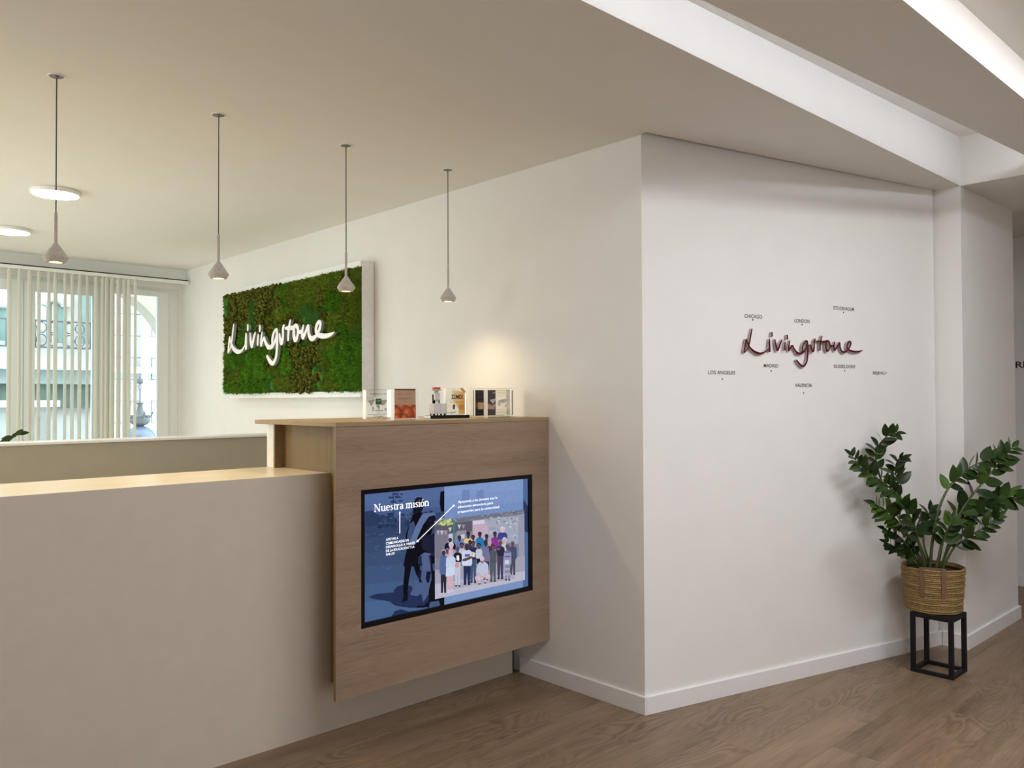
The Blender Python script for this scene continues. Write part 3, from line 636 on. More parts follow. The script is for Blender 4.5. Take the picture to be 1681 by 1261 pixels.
# group photo
PH = [(600, 400), (1218, 322), (1222, 806), (603, 940)]
poly((128, 128, 150), PH, K)
poly((112, 114, 132), [(600, 400), (1218, 322), (1218, 345), (600, 432)], K)
for i in range(60):
    x = rr.uniform(620, 1210); y = 413-(x-600)*.126+rr.uniform(-11, 12); g = rr.uniform(-40, 45); poly((125+g, 128+g, 140+g), [(x-7, y), (x, y-5), (x+7, y-1), (x, y+5)], K)
poly((92, 88, 108), [(600, 432), (860, 398), (860, 470), (600, 500)], K)
poly((122, 118, 138), [(603, 480), (690, 470), (690, 640), (603, 660)], K)
poly((196, 168, 190), [(862, 400), (945, 392), (972, 450), (975, 540), (862, 555)], K)
poly((206, 204, 232), [(862, 400), (942, 390), (942, 418), (862, 427)], K)
poly((160, 166, 190), [(945, 388), (1182, 362), (1178, 560), (975, 540), (970, 450)], K)
for i in range(80):
    x = rr.uniform(955, 1172); y = rr.uniform(380, 540)-(x-950)*.05; g = rr.uniform(-38, 38); poly((162+g, 172+g, 186+g*.8), [(x-9, y), (x-3, y-7), (x+8, y-3), (x+5, y+6), (x-4, y+7)], K)
poly((150, 152, 178), [(1182, 362), (1218, 345), (1220, 640), (1178, 660)], K)
poly((176, 182, 210), [(1150, 660), (1222, 640), (1222, 690), (1150, 720)], K)
poly((160, 160, 182), [(603, 740), (1222, 640), (1222, 760), (603, 860)], K)
poly((186, 184, 206), [(603, 835), (1222, 745), (1222, 806), (603, 940)], K)
poly((168, 166, 186), [(720, 830), (1150, 770), (1150, 800), (720, 870)], K)
for i in range(30):
    x = rr.uniform(610, 1215); y = 870-(x-600)*.2+rr.uniform(-20, 50); g = rr.uniform(-14, 18); poly((184+g, 182+g, 204+g), [(x-12, y+2), (x, y-3), (x+12, y-2), (x, y+3)], K) if y < 930-(x-600)*.215 else None
for i in range(34):
    x = rr.uniform(632, 722); y = 405+rr.uniform(-22, 22); g = rr.uniform(-30, 30); poly((188+g, 205+g, 110+g), [(x-8, y), (x, y-8), (x+8, y), (x, y+8)], K)
poly((60, 128, 138), [(725, 400), (738, 398), (738, 560), (728, 562)], K)
for (x, c) in ((622, (180, 170, 190)), (648, (190, 195, 220)), (674, (190, 140, 150)), (704, (205, 210, 170)), (768, (190, 200, 205)), (797, (150, 140, 165))):
    yy = 470 if x < 700 else 450 if x < 720 else 430; poly(c, [(x-12, yy-3), (x+12, yy-6), (x+1, yy+28)], K)
poly((196, 198, 222), [(695, 490), (722, 486), (722, 545), (695, 550)], K); poly((196, 198, 222), [(778, 490), (806, 486), (806, 520), (778, 524)], K)
poly((140, 142, 160), [(750, 470), (815, 462), (815, 490), (750, 498)], K)
LIGHT, DARK, MID = (222, 182, 200), (66, 48, 62), (100, 74, 86)
def person(cx, hy, hr, ty, wy, fy, w, shirt, pants=None, skin=DARK, hair=(18, 16, 26), legs=None, arms=None):
    sh = w*.95
    if pants:
        poly(pants, [(cx-w*.72, wy-6), (cx+w*.72, wy-6), (cx+w*.66, fy), (cx+w*.16, fy), (cx, wy+(fy-wy)*.35), (cx-w*.16, fy), (cx-w*.66, fy)])
        oval((40, 38, 52), cx-w*.42, fy, w*.32, 12, k=8); oval((40, 38, 52), cx+w*.42, fy, w*.32, 12, k=8)
    poly(skin, [(cx-hr*.5, hy), (cx+hr*.5, hy), (cx+hr*.6, ty+18), (cx-hr*.6, ty+18)])
    poly(arms or shirt, [(cx-sh*.7, ty+8), (cx-sh*1.05, ty+35), (cx-sh*1.12, wy-30), (cx-sh*.85, wy+5), (cx+sh*.85, wy+5), (cx+sh*1.12, wy-30), (cx+sh*1.05, ty+35), (cx+sh*.7, ty+8)])
    poly(shirt, [(cx-hr*.6, ty), (cx-sh*.75, ty+12), (cx-sh, ty+44), (cx-sh*.86, ty+70), (cx-sh*.74, ty+60), (cx-sh*.78, wy), (cx+sh*.78, wy), (cx+sh*.74, ty+60), (cx+sh*.86, ty+70), (cx+sh, ty+44), (cx+sh*.75, ty+12), (cx+hr*.6, ty), (cx, ty+14)])
    oval(hair, cx, hy-hr*.35, hr*1.02, hr*1.08); oval(skin, cx, hy+hr*.15, hr*.86, hr*1.12)
    sk2 = tuple(v*.72 for v in skin); oval(sk2, cx-hr*.34, hy, hr*.16, hr*.12, k=6); oval(sk2, cx+hr*.34, hy, hr*.16, hr*.12, k=6); oval(sk2, cx, hy+hr*.62, hr*.32, hr*.10, k=6)
PE = [(1150, 92, 38, 132, 250, 0, 76, (52, 66, 148), None, LIGHT, (226, 190, 210)), (1030, 165, 30, 205, 400, 0, 60, (142, 44, 146), None, DARK), (898, 205, 30, 245, 330, 0, 52, (84, 84, 136), None, DARK),
 (790, 168, 31, 214, 372, 0, 64, (28, 122, 188), None, DARK), (682, 215, 30, 262, 360, 0, 48, (168, 170, 208), None, DARK), (605, 165, 32, 226, 300, 0, 72, (212, 198, 136), None, DARK), (465, 228, 30, 268, 360, 0, 50, (78, 122, 204), None, DARK),
 (318, 262, 28, 296, 420, 0, 86, (24, 26, 52), None, DARK), (332, 345, 40, 396, 500, 0, 72, (158, 158, 188), None, LIGHT, (226, 206, 216)), (500, 345, 33, 385, 470, 0, 48, (188, 194, 222), None, MID), (632, 295, 28, 335, 400, 0, 44, (58, 62, 104), None, DARK),
 (1310, 315, 30, 352, 560, 800, 62, (66, 76, 112), (66, 76, 82), MID, (120, 112, 124)), (1182, 262, 36, 312, 420, 0, 58, (198, 198, 220), None, (208, 172, 188), (214, 200, 212)), (942, 300, 33, 345, 470, 800, 46, (52, 52, 86), (48, 44, 66), (196, 160, 176), (178, 160, 170)),
 (682, 318, 34, 368, 560, 930, 66, (38, 42, 86), (62, 80, 122), MID), (772, 352, 34, 394, 546, 700, 50, (192, 198, 224), (24, 22, 38), MID), (880, 306, 30, 352, 590, 880, 52, (108, 112, 156), (54, 50, 76), DARK), (1112, 296, 34, 352, 505, 870, 68, (42, 40, 64), (66, 60, 92), MID, (150, 134, 150)),
 (1228, 362, 34, 420, 650, 890, 58, (146, 148, 192), (134, 132, 170), MID, (112, 100, 116)), (995, 372, 33, 420, 630, 910, 66, (72, 88, 104), (84, 92, 106), MID, (40, 34, 46), None, (140, 108, 116)), (268, 425, 28, 470, 560, 0, 50, (176, 160, 186), None, MID, (150, 140, 155)),
 (208, 452, 33, 500, 800, 1085, 62, (82, 104, 156), (40, 40, 56), DARK, (176, 178, 190)), (432, 396, 33, 452, 602, 985, 62, (30, 30, 46), (190, 196, 220), MID, (110, 96, 110)), (580, 366, 37, 412, 662, 960, 78, (204, 210, 238), (34, 46, 90), DARK, (60, 54, 84))]
for a_ in PE: person(*a_)
person(322, 448, 36, 512, 700, 700, 74, (192, 208, 238), None, LIGHT, (206, 150, 160))
poly((206, 216, 240), [(250, 690), (385, 690), (385, 800), (340, 830), (240, 835)]); poly((216, 172, 186), [(262, 832), (315, 832), (318, 1060), (272, 1062)]); poly((216, 172, 186), [(318, 830), (362, 812), (350, 1040), (322, 1050)])
oval((200, 200, 222), 290, 1078, 30, 30, k=8); oval((200, 200, 222), 345, 1060, 26, 20, k=8)
oval((210, 150, 140), 420, 655, 34, 42, k=10); poly((240, 240, 250), [(414, 500), (452, 500), (458, 570), (440, 590), (412, 570)])
poly((96, 70, 84), [(510, 560), (650, 510), (668, 540), (560, 590), (505, 590)]); poly((90, 100, 150), [(545, 480), (625, 475), (625, 520), (545, 525)])
poly((220, 214, 180), [(665, 440), (712, 460), (700, 530), (660, 520)])
# crouching man in front
poly((184, 194, 220), [(745, 640), (790, 598), (860, 598), (915, 640), (930, 780), (890, 830), (780, 830), (725, 780)]); oval((212, 184, 198), 755, 860, 50, 44); oval((212, 184, 198), 912, 836, 44, 42)
poly((206, 172, 188), [(725, 760), (765, 770), (830, 850), (800, 870)]); poly((206, 172, 188), [(930, 740), (890, 770), (820, 850), (850, 870)]); poly((206, 172, 188), [(760, 890), (790, 890), (790, 950), (760, 950)]); poly((206, 172, 188), [(850, 890), (885, 880), (880, 930), (855, 935)])
oval((222, 182, 200), 820, 556, 34, 46); oval((150, 120, 130), 820, 606, 24, 24); poly((60, 60, 78), [(755, 945), (800, 945), (790, 962), (755, 962)]); poly((60, 60, 78), [(850, 930), (892, 925), (885, 945), (850, 945)])
for (x, y, w_, h_, c) in ((1080, 400, 60, 40, (90, 90, 118)), (1225, 450, 90, 26, (96, 96, 140)), (1225, 520, 90, 22, (96, 96, 140)), (1215, 610, 70, 60, (208, 210, 228)), (1220, 720, 80, 30, (170, 170, 200)), (1230, 800, 90, 30, (168, 168, 198))): poly(c, [(x-w_/2, y-h_/2), (x+w_/2, y-h_/2-4), (x+w_/2, y+h_/2-4), (x-w_/2, y+h_/2)])
pic.build('slide_picture', M['screen'], tv)
# slide lettering (serif title drawn from thick and thin strokes)
YT = YS-.0062
tm = MB(); ux, vz = Vector((1, 0, 0)), Vector((0, 0, 1))
tK, tN = .155, .065
def g_arch(x, w=.46, h=.66): return [[(x, 0, tK), (x, h, tK)], [(x, h*.72, tN), (x+w*.35, h, tK*.7), (x+w, h*.82, tK*.9), (x+w, 0, tK)]]
GLY = {
 'N': (1.0, [[(.14, 0, tN), (.14, 1, tN)], [(.14, 1, tK), (.82, 0, tK)], [(.82, 0, tN), (.82, 1, tN)]], [(.0, 0, .28), (.0, 1, .2), (.68, 1, .28)]),
 'u': (.80, [[(.16, .66, tK), (.16, .18, tK), (.3, .03, tK*.7), (.48, .06, tN), (.6, .2, tN)], [(.6, .66, tK), (.6, 0, tK)]], [(.0, .66, .2), (.46, .66, .2), (.58, 0, .2)]),
 'e': (.62, [[(.1, .38, tN), (.52, .38, tN), (.48, .58, tK*.8), (.3, .68, tN), (.12, .5, tK), (.12, .2, tK), (.3, .0, tN*1.2), (.54, .14, tN)]], []),
 's': (.52, [[(.44, .56, tN), (.26, .67, tN), (.12, .52, tK*.8), (.26, .36, tK), (.42, .2, tK*.8), (.26, 0, tN), (.06, .12, tN)]], []),
 't': (.46, [[(.2, .88, tN), (.2, .14, tK), (.3, .01, tN*1.2), (.42, .08, tN)], [(.04, .64, tN), (.42, .64, tN)]], []),
 'r': (.54, [[(.16, 0, tK), (.16, .66, tK)], [(.16, .42, tN), (.3, .64, tN), (.46, .62, tK*1.1)]], [(.0, .66, .2), (.02, 0, .3)]),
 'a': (.62, [[(.1, .56, tK*.8), (.28, .68, tN), (.44, .52, tK), (.44, .1, tK), (.58, .03, tN)], [(.44, .4, tN), (.14, .28, tK*.8), (.12, .08, tK*.8), (.26, .0, tN), (.44, .16, tN)]], []),
 'm': (1.14, g_arch(.16, .36)+[[(.52, .48, tN), (.66, .66, tK*.7), (.9, .56, tK*.9), (.9, 0, tK)]], [(.0, .66, .2), (.02, 0, .28), (.4, 0, .26), (.76, 0, .28)]),
 'i': (.36, [[(.18, 0, tK), (.18, .66, tK)], [(.18, .92, tK*1.1), (.18, .95, tK*1.1)]], [(.02, .66, .2), (.02, 0, .32)]),
 'o': (.66, [[(.32, .67, tN), (.12, .5, tK), (.12, .17, tK), (.32, 0, tN), (.53, .17, tK), (.53, .5, tK), (.32, .67, tN)]], []),
 'n': (.80, g_arch(.16, .44), [(.0, .66, .2), (.02, 0, .28), (.46, 0, .28)]), ' ': (.34, [], [])}
GLY['ó'] = (.66, GLY['o'][1]+[[(.28, .82, tN), (.46, 1.02, tK*.9)]], [])
def serif_text(mb, s, p00, width, cap, yplane):
    tot = sum(GLY[c][0] for c in s); k = width/tot; x = 0
    for c in s:
        adv, strokes, serifs = GLY[c]
        for stq in strokes:
            L, R = ribbon(spline(stq, 4) if len(stq) > 2 else stq); n = len(L)
            conv = lambda q: Vector((p00.x+(x+q[0])*k, yplane, p00.z+q[1]*cap))
            mb.add([conv(q) for q in L]+[conv(q) for q in R], [(i, i+1, n+i+1, n+i) for i in range(n-1)])
        for (sx, sy, sw) in serifs:
            mb.add([Vector((p00.x+(x+a_)*k, yplane, p00.z+(sy+b_)*cap)) for a_, b_ in ((sx, -.0), (sx+sw, -.0), (sx+sw, .07 if sy < .5 else -.07), (sx, .07 if sy < .5 else -.07))], [(0, 1, 2, 3)])
        x += adv
pa = K(180, 338); pb = K(560, 299); serif_text(tm, 'Nuestra misión', Vector((pa.x, 0, pa.z)), pb.x-pa.x, .031, YT)
lines = [('APOYAR A', 262, 540, 347), ('COMUNIDADES EN', 262, 566, 418), ('DESARROLLO A TRAVÉS', 262, 592, 462), ('DE LA EDUCACIÓN Y LA', 262, 618, 458), ('SALUD', 262, 642, 322)]
for s, x, y, xe in lines:
    p = K(x, y-3); q = K(xe, y-3); text_on(tm, s, (p.x, YT, p.z), ux, vz, q.x-p.x, .0100, .010)
for s, x, y, xe in (('Apoyando a los jóvenes tras la', 758, 278, 1030), ('educación secundaria para', 758, 312, 1000), ('prepararles para la universidad', 758, 346, 1042)):
    p = K(x, y); q = K(xe, y); text_on(tm, s, (p.x, YT, p.z), ux, vz, q.x-p.x, .0115, .004)
def bar(p, q, w, y=YT):
    p, q = Vector((p.x, y, p.z)), Vector((q.x, y, q.z)); d = (q-p).normalized(); n_ = Vector((-d.z, 0, d.x))*w/2; tm.add([p-n_, q-n_, q+n_, p+n_], [(0, 1, 2, 3)])
bar(K(357, 343), K(357, 486), .0038); bar(K(353, 342), K(361, 342), .007); bar(K(478, 540), K(728, 294), .0035)
for c_, d1, d2 in ((K(470, 547), K(478, 528), K(488, 544)), (K(736, 287), K(720, 291), K(731, 303))): tm.add([Vector((q.x, YT, q.z)) for q in (c_, d1, d2)], [(0, 1, 2)])
tm.build('slide_text', M['screentext'], tv)

# ------------------------------------------------------------------ moss picture with white script sign
XM = XA-.105                                              # front of the white canvas box
mp = thing('moss_picture', (XM, 5.6, 1.45), 'green preserved moss picture on white box canvas with white script sign', 'wall picture')
my0 = at(592, 540, (1, 0, 0), (XM, 0, 0)).y; mzb = at(588.6, 652.2, (1, 0, 0), (XM, 0, 0)).z; mzt = at(592, 427, (1, 0, 0), (XM, 0, 0)).z
gy0 = at(587.5, 540, (1, 0, 0), (XM-.03, 0, 0)).y; gz0 = at(588, 642, (1, 0, 0), (XM-.03, 0, 0)).z; gz1 = at(588, 437, (1, 0, 0), (XM-.03, 0, 0)).z
gy1 = at(368.5, 560, (1, 0, 0), (XM-.03, 0, 0)).y; my1 = gy1+(gy0-my0)
MB().bevel_box(XM, XA-.002, my0, my1, mzb, mzt, .003).build('canvas_box', M['white'], mp)
def build_moss():
    rg = np.random.RandomState(5); ns = 70
    sy = rg.uniform(gy0, gy1, ns); sz = rg.uniform(gz0, gz1, ns)
    fy = (sy-gy0)/(gy1-gy0); fz = (sz-gz0)/(gz1-gz0)     # fy 0 = near the room's right end
    kind = np.zeros(ns, int)
    for i in range(ns):
        dark = (fy[i] > .55 and fz[i] > .5) or (.25 < fy[i] < .5 and fz[i] < .45) or (.2 < fy[i] < .5 and .5 < fz[i] < .7)
        u = rg.rand(); kind[i] = (0 if u < .72 else 3) if dark else (1 if u < .5 else 2 if u < .85 else 3 if u < .93 else 0)
    pal = np.array([lin((78, 78, 26)), lin((90, 142, 36)), lin((112, 134, 42)), lin((64, 110, 40))])
    def field(y, z):
        d = ((y[:, None]-sy)**2+(z[:, None]-sz)**2)**.5*(1+.0*y[:, None]); d = d+.03*np.sin(40*y[:, None]+sz*50)+.03*np.sin(37*z[:, None]+sy*60)
        k = np.argmin(d, 1); return k, d[np.arange(len(y)), k]
    V = []; Fc = []; COL = []
    # bumpy bed
    ny, nz = 150, 75; yy, zz_ = np.meshgrid(np.linspace(gy0, gy1, ny), np.linspace(gz0, gz1, nz)); y = yy.ravel(); z = zz_.ravel(); k, d = field(y, z)
    edge = np.minimum.reduce([y-gy0, gy1-y, z-gz0, gz1-z]); h = .03*np.clip(edge/.03, 0, 1)**.5+.012*np.sin(k*7.3)+.006*rg.rand(len(y)); h = np.maximum(h, .004)*np.clip(edge/.01, 0, 1)
    h = h+.012*(.5+.5*np.sin(y*95+3*np.sin(z*60))*np.sin(z*70+2*np.sin(y*50)))*np.clip(edge/.02, 0, 1); V.append(np.stack([XM-.001-h, y, z], 1)); idx = np.arange(ny*nz).reshape(nz, ny)
    q = np.stack([idx[:-1, :-1], idx[1:, :-1], idx[1:, 1:], idx[:-1, 1:]], -1).reshape(-1, 4); Fc.append(np.concatenate([q[:, [0, 1, 2]], q[:, [0, 2, 3]]])); COL.append(np.repeat(pal[kind[k]]*.45, 1, 0)); base_n = ny*nz
    def grown(y, z): k, d = field(y, z); e = np.minimum.reduce([y-gy0, gy1-y, z-gz0, gz1-z]); return k, .03*np.clip(e/.03, 0, 1)**.5+.012*np.sin(k*7.3)
    off = base_n
    # fine blades
    n = 52000; y = rg.uniform(gy0-.004, gy1+.004, n); z = rg.uniform(gz0-.004, gz1+.004, n); k, h = grown(y, z); kd = kind[k]
    keep = (kd == 1) | (kd == 2) | ((kd == 0) & (rg.rand(n) < .35)); y, z, k, h, kd = y[keep], z[keep], k[keep], h[keep], kd[keep]; n = len(y)
    clump = .5+.5*np.sin(y*95+3*np.sin(z*60))*np.sin(z*70+2*np.sin(y*50)); p = np.stack([XM-np.maximum(h, .002)-.016*clump*np.clip(h/.02, 0, 1), y, z], 1); dr = rg.normal(0, 1, (n, 3)); dr[:, 0] = -np.abs(dr[:, 0])-.35; dr[:, 2] -= .25; dr /= np.linalg.norm(dr, axis=1)[:, None]
    L = rg.uniform(.010, .024, n)[:, None]; sd_ = np.cross(dr, rg.normal(0, 1, (n, 3))); sd_ /= np.linalg.norm(sd_, axis=1)[:, None]; w = rg.uniform(.0018, .0038, n)[:, None]
    V.append(np.stack([p-sd_*w, p+sd_*w, p+dr*L], 1).reshape(-1, 3)); Fc.append(np.arange(n*3).reshape(-1, 3)+off); off += n*3
    c = pal[kd]*(.36+1.05*clump*rg.uniform(.6, 1.35, n))[:, None]*(1+.25*np.sin(k*3.1))[:, None]; c = np.stack([c*.6, c*.6, c*1.15], 1).reshape(-1, 3); COL.append(c)  # crevice shade put into the colour: dark roots and hollows between clumps
    # curly reindeer moss and smooth cushions: small lumpy balls
    ico = bmesh.new(); bmesh.ops.create_icosphere(ico, subdivisions=1, radius=1); iv = np.array([v.co[:] for v in ico.verts]); ico.verts.index_update(); fi = np.array([[v.index for v in f.verts] for f in ico.faces]); ico.free()
    ico = bmesh.new(); bmesh.ops.create_icosphere(ico, subdivisions=2, radius=1); iv2 = np.array([v.co[:] for v in ico.verts]); ico.verts.index_update(); fi2 = np.array([[v.index for v in f.verts] for f in ico.faces]); ico.free()
    n = 9000; y = rg.uniform(gy0, gy1, n); z = rg.uniform(gz0, gz1, n); k, h = grown(y, z); keep = kind[k] == 0
    for a_, b_, hh, kk in zip(y[keep], z[keep], h[keep], k[keep]):
        r = rg.uniform(.006, .016); v = iv*r*rg.uniform(.55, 1.35, (len(iv), 1))+np.array([XM-max(hh, .004)-rg.uniform(0, .014), a_, b_]); V.append(v); Fc.append(fi+off); off += len(v)
        cc = pal[0]*rg.uniform(.45, 1.7)*np.array([1, 1+rg.uniform(-.05, .25), 1]); COL.append(np.repeat(cc[None], len(v), 0)*(.6+.5*(iv[:, :1] < 0)))  # shading put into the colour: room-facing half of each ball lighter
    for i in range(ns):
        if kind[i] == 3:
            for j in range(rg.randint(2, 5)):
                ry, rz = rg.uniform(.022, .042), rg.uniform(.035, .06); a_ = np.clip(sy[i]+rg.uniform(-.08, .08), gy0+ry, gy1-ry); b_ = np.clip(sz[i]+rg.uniform(-.07, .07), gz0+rz, gz1-rz)
                v = iv2*np.array([.045, ry, rz])*rg.uniform(.94, 1.06, (len(iv2), 1))+np.array([XM-.012, a_, b_]); V.append(v); Fc.append(fi2+off); off += len(v)
                COL.append(np.repeat((pal[3]*rg.uniform(.7, 1.25))[None], len(v), 0)*rg.uniform(.75, 1.2, (len(v), 1)))
    V = np.concatenate(V).astype(np.float32); Fc = np.concatenate(Fc).astype(np.int32); COL = np.concatenate(COL)
    me = bpy.data.meshes.new('moss'); me.vertices.add(len(V)); me.vertices.foreach_set('co', V.ravel()); me.loops.add(Fc.size); me.loops.foreach_set('vertex_index', Fc.ravel())
    me.polygons.add(len(Fc)); me.polygons.foreach_set('loop_start', np.arange(0, Fc.size, 3, dtype=np.int32)); me.polygons.foreach_set('loop_total', np.full(len(Fc), 3, np.int32)); me.update(calc_edges=True)
    ca = me.color_attributes.new('paint', 'FLOAT_COLOR', 'POINT'); ca.data.foreach_set('color', np.concatenate([np.clip(COL, 0, 1), np.ones((len(COL), 1))], 1).astype(np.float32).ravel())
    me.materials.append(M['moss']); o = bpy.data.objects.new('moss', me); C.objects.link(o); o.parent = mp; o.location = -Vector(mp.location); o['kind'] = 'stuff'
build_moss()

# the handwritten word, traced on the corridor wall: every letter is a list of pen strokes (x, y, width) in picture points
A = lambda x, y, w: (1200+x/14.008, 530+y/14.008, w/14.008)
B = lambda x, y, w: (1300+x/12.93, 530+y/12.93, w/12.93)
WORD = [
 ('letter_l', [[A(482, 145, 22), A(455, 270, 34), A(425, 440, 34), A(385, 575, 24), A(297, 685, 24), A(318, 540, 34), A(345, 385, 26), A(372, 450, 34), A(430, 570, 42), A(530, 660, 46), A(640, 702, 42), A(740, 690, 30), A(805, 645, 24), A(850, 590, 16)]]),
 ('letter_i', [[A(882, 395, 36), A(880, 520, 48), A(884, 650, 44)], [A(935, 228, 30), A(936, 300, 38)]]),
 ('letter_v', [[A(1008, 392, 24), A(1028, 530, 46), A(1058, 630, 46), A(1095, 570, 38), A(1130, 460, 36), A(1168, 398, 22)]]),
 ('letter_i', [[A(1240, 452, 26), A(1230, 540, 36), A(1228, 620, 34)], [A(1284, 295, 34), A(1286, 365, 38)]]),
 ('letter_n', [[A(1352, 420, 22), A(1328, 540, 34), A(1326, 640, 38), A(1365, 570, 30), A(1412, 525, 32), A(1440, 590, 40), A(1500, 672, 42), A(1570, 708, 40), A(1650, 690, 34)]]),
 ('letter_g', [[B(100, 646, 34), B(165, 654, 38), B(235, 625, 36), B(290, 545, 28), B(318, 450, 24), B(312, 385, 26), B(262, 412, 26), B(222, 500, 34), B(218, 590, 34)], [B(326, 395, 30), B(332, 520, 40), B(328, 700, 36), B(308, 830, 34), B(262, 905, 34), B(220, 922, 36), B(160, 880, 40), B(95, 800, 30)]]),
 ('letter_s', [[B(488, 352, 30), B(465, 400, 32), B(470, 500, 32), B(452, 590, 40), B(425, 600, 44), B(405, 540, 34), B(392, 470, 22)]]),
 ('letter_t', [[B(632, 288, 20), B(604, 390, 32), B(592, 490, 34), B(590, 578, 28)], [B(520, 392, 20), B(600, 398, 36), B(690, 408, 30)]]),
 ('letter_o', [[B(690, 400, 26), B(745, 385, 34), B(788, 420, 34), B(798, 500, 32), B(770, 580, 34), B(730, 592, 40), B(708, 510, 40), B(712, 420, 30)], [B(795, 470, 30), B(840, 492, 28), B(880, 482, 28)]]),
 ('letter_n', [[B(908, 412, 24), B(886, 500, 34), B(900, 580, 36), B(950, 520, 30), B(1008, 425, 28), B(1018, 520, 34), B(1050, 600, 36), B(1095, 622, 36), B(1150, 602, 30), B(1190, 565, 24)]]),
 ('letter_e', [[B(1180, 568, 24), B(1230, 505, 28), B(1248, 420, 28), B(1215, 395, 26), B(1175, 445, 32), B(1165, 520, 34), B(1200, 575, 34), B(1275, 605, 36), B(1360, 614, 32), B(1440, 604, 24), B(1502, 582, 8)]]),
]
SD = .012                                                # letter thickness
pB0 = Vector((CORNER[0], CORNER[1], 0))
def onB(px, py, w): return at(px, py, nB, pB0+nB*w)
def uvB(px, py, w=.015):
    p = onB(px, py, w); return (p-pB0).dot(dirB), p.z
ws = thing('script_wall_sign', onB(1316, 575, .004), 'dark red glossy script lettering of the company name on the city wall', 'wall sign')
UV = []
for name, strokes in WORD:
    mb = MB(); ul = []
    for stq in strokes:
        kpx = (uvB(stq[0][0]+1, stq[0][1])[0]-uvB(stq[0][0], stq[0][1])[0])
        vpx = (uvB(stq[0][0], stq[0][1])[1]-uvB(stq[0][0], stq[0][1]+1)[1]); kw = (kpx+vpx)/2
        pts = [uvB(x, y)+(w*kw,) for x, y, w in stq]; pts = spline(pts, 6); ul.append(pts)
        stroke_solid(mb, pts, lambda u, v, w: pB0+dirB*u+nB*(.004+w)+Vector((0, 0, v)), SD)
    UV.append((name, ul)); mb.build(name, [M['red'], M['clearside']], ws)
allu = [p[0] for _, ul in UV for s in ul for p in s]; allv = [p[1] for _, ul in UV for s in ul for p in s]
u0, u1, v0_, v1_ = min(allu), max(allu), min(allv), max(allv)
# white copy of the word on the moss (front plane 7 cm proud of the canvas)
XW = XM-.075
yl = at(374.5, 575, (1, 0, 0), (XW, 0, 0)).y; yr = at(549, 543, (1, 0, 0), (XW, 0, 0)).y
ztop = at(383, 533, (1, 0, 0), (XW, 0, 0)).z; zbot = at(443.5, 597, (1, 0, 0), (XW, 0, 0)).z
lw = (yl-yr)/(u1-u0)
vL = max(p[1] for s in UV[0][1] for p in s)
def place_w(u, v, w): return Vector((XW+.020-w, yl-(u-u0)*lw, zbot+(v-v0_)/(vL-v0_)*(ztop-zbot)))
for name, ul in UV:
    mb = MB()
    for pts in ul: stroke_solid(mb, [(a_, b_, c_*1.7) for a_, b_, c_ in pts], place_w, .020)
    mb.build(name, [M['white'], plain('grey_letter_edge', (.42, .42, .43), .4)], mp)

# ------------------------------------------------------------------ city names on the wall
cities = [('CHICAGO', 1222.2, 1251.2, 521.5, 6.2, 1235.6, 525.2, 'above left of the red script'), ('LONDON', 1304.3, 1329.2, 529.3, 6.0, 1316.8, 533.1, 'above the middle of the red script'), ('STOCKHOLM', 1368, 1401.6, 508.2, 5.6, 1384.9, 513.1, 'topmost name, above the end of the red script'),
 ('LOS ANGELES', 1162.7, 1207, 614.2, 6.0, 1185.6, 622.5, 'left of the whole red script'), ('MADRID', 1253.8, 1277.8, 603, 5.7, 1266, 608.9, 'below the first letters of the red script'), ('VALENCIA', 1305, 1333, 635.3, 5.7, 1319.3, 645.2, 'lowest of the city names'),
 ('DÜSSELDORF', 1369, 1404, 604, 5.3, 1386.7, 608.6, 'below the last letters of the red script'), ('BEIJING', 1433, 1452, 614.6, 5.0, 1454.5, 612.3, 'with its dot to its right')]
for s, xa, xb, yb_, hpx, dx, dy, where in cities:
    p = onB(xa, yb_, .0008); q = onB(xb, yb_, .0008); hgt = p.z-onB(xa, yb_+hpx, .0008).z
    t = thing('city_name', p, 'black vinyl city name %s %s' % (s.title(), where), 'wall lettering', 'city names around the red script')
    mb = MB(); text_on(mb, s, p, dirB, (0, 0, 1), (q-p).dot(dirB), abs(hgt)*.98, .010); mb.build('lettering', M['ink'], t)
    d = onB(dx, dy, .0008); db = MB(); r = .0042; db.add([d+dirB*r*math.cos(2*math.pi*j/16)+Vector((0, 0, r*math.sin(2*math.pi*j/16))) for j in range(16)], [list(range(16))]); db.build('dot', M['ink'], t)
p = at(1667.2, 604, (1, 0, 0), (XF-.002, 0, 0)); q = at(1690, 604, (1, 0, 0), (XF-.002, 0, 0)); mb = MB(); text_on(mb, 'RF', p, (0, -1, 0), (0, 0, 1), .085, .048, .02)
tag(mb.build('corridor_lettering', M['ink']), 'bold black letters on the far corridor wall at its edge', 'wall lettering')

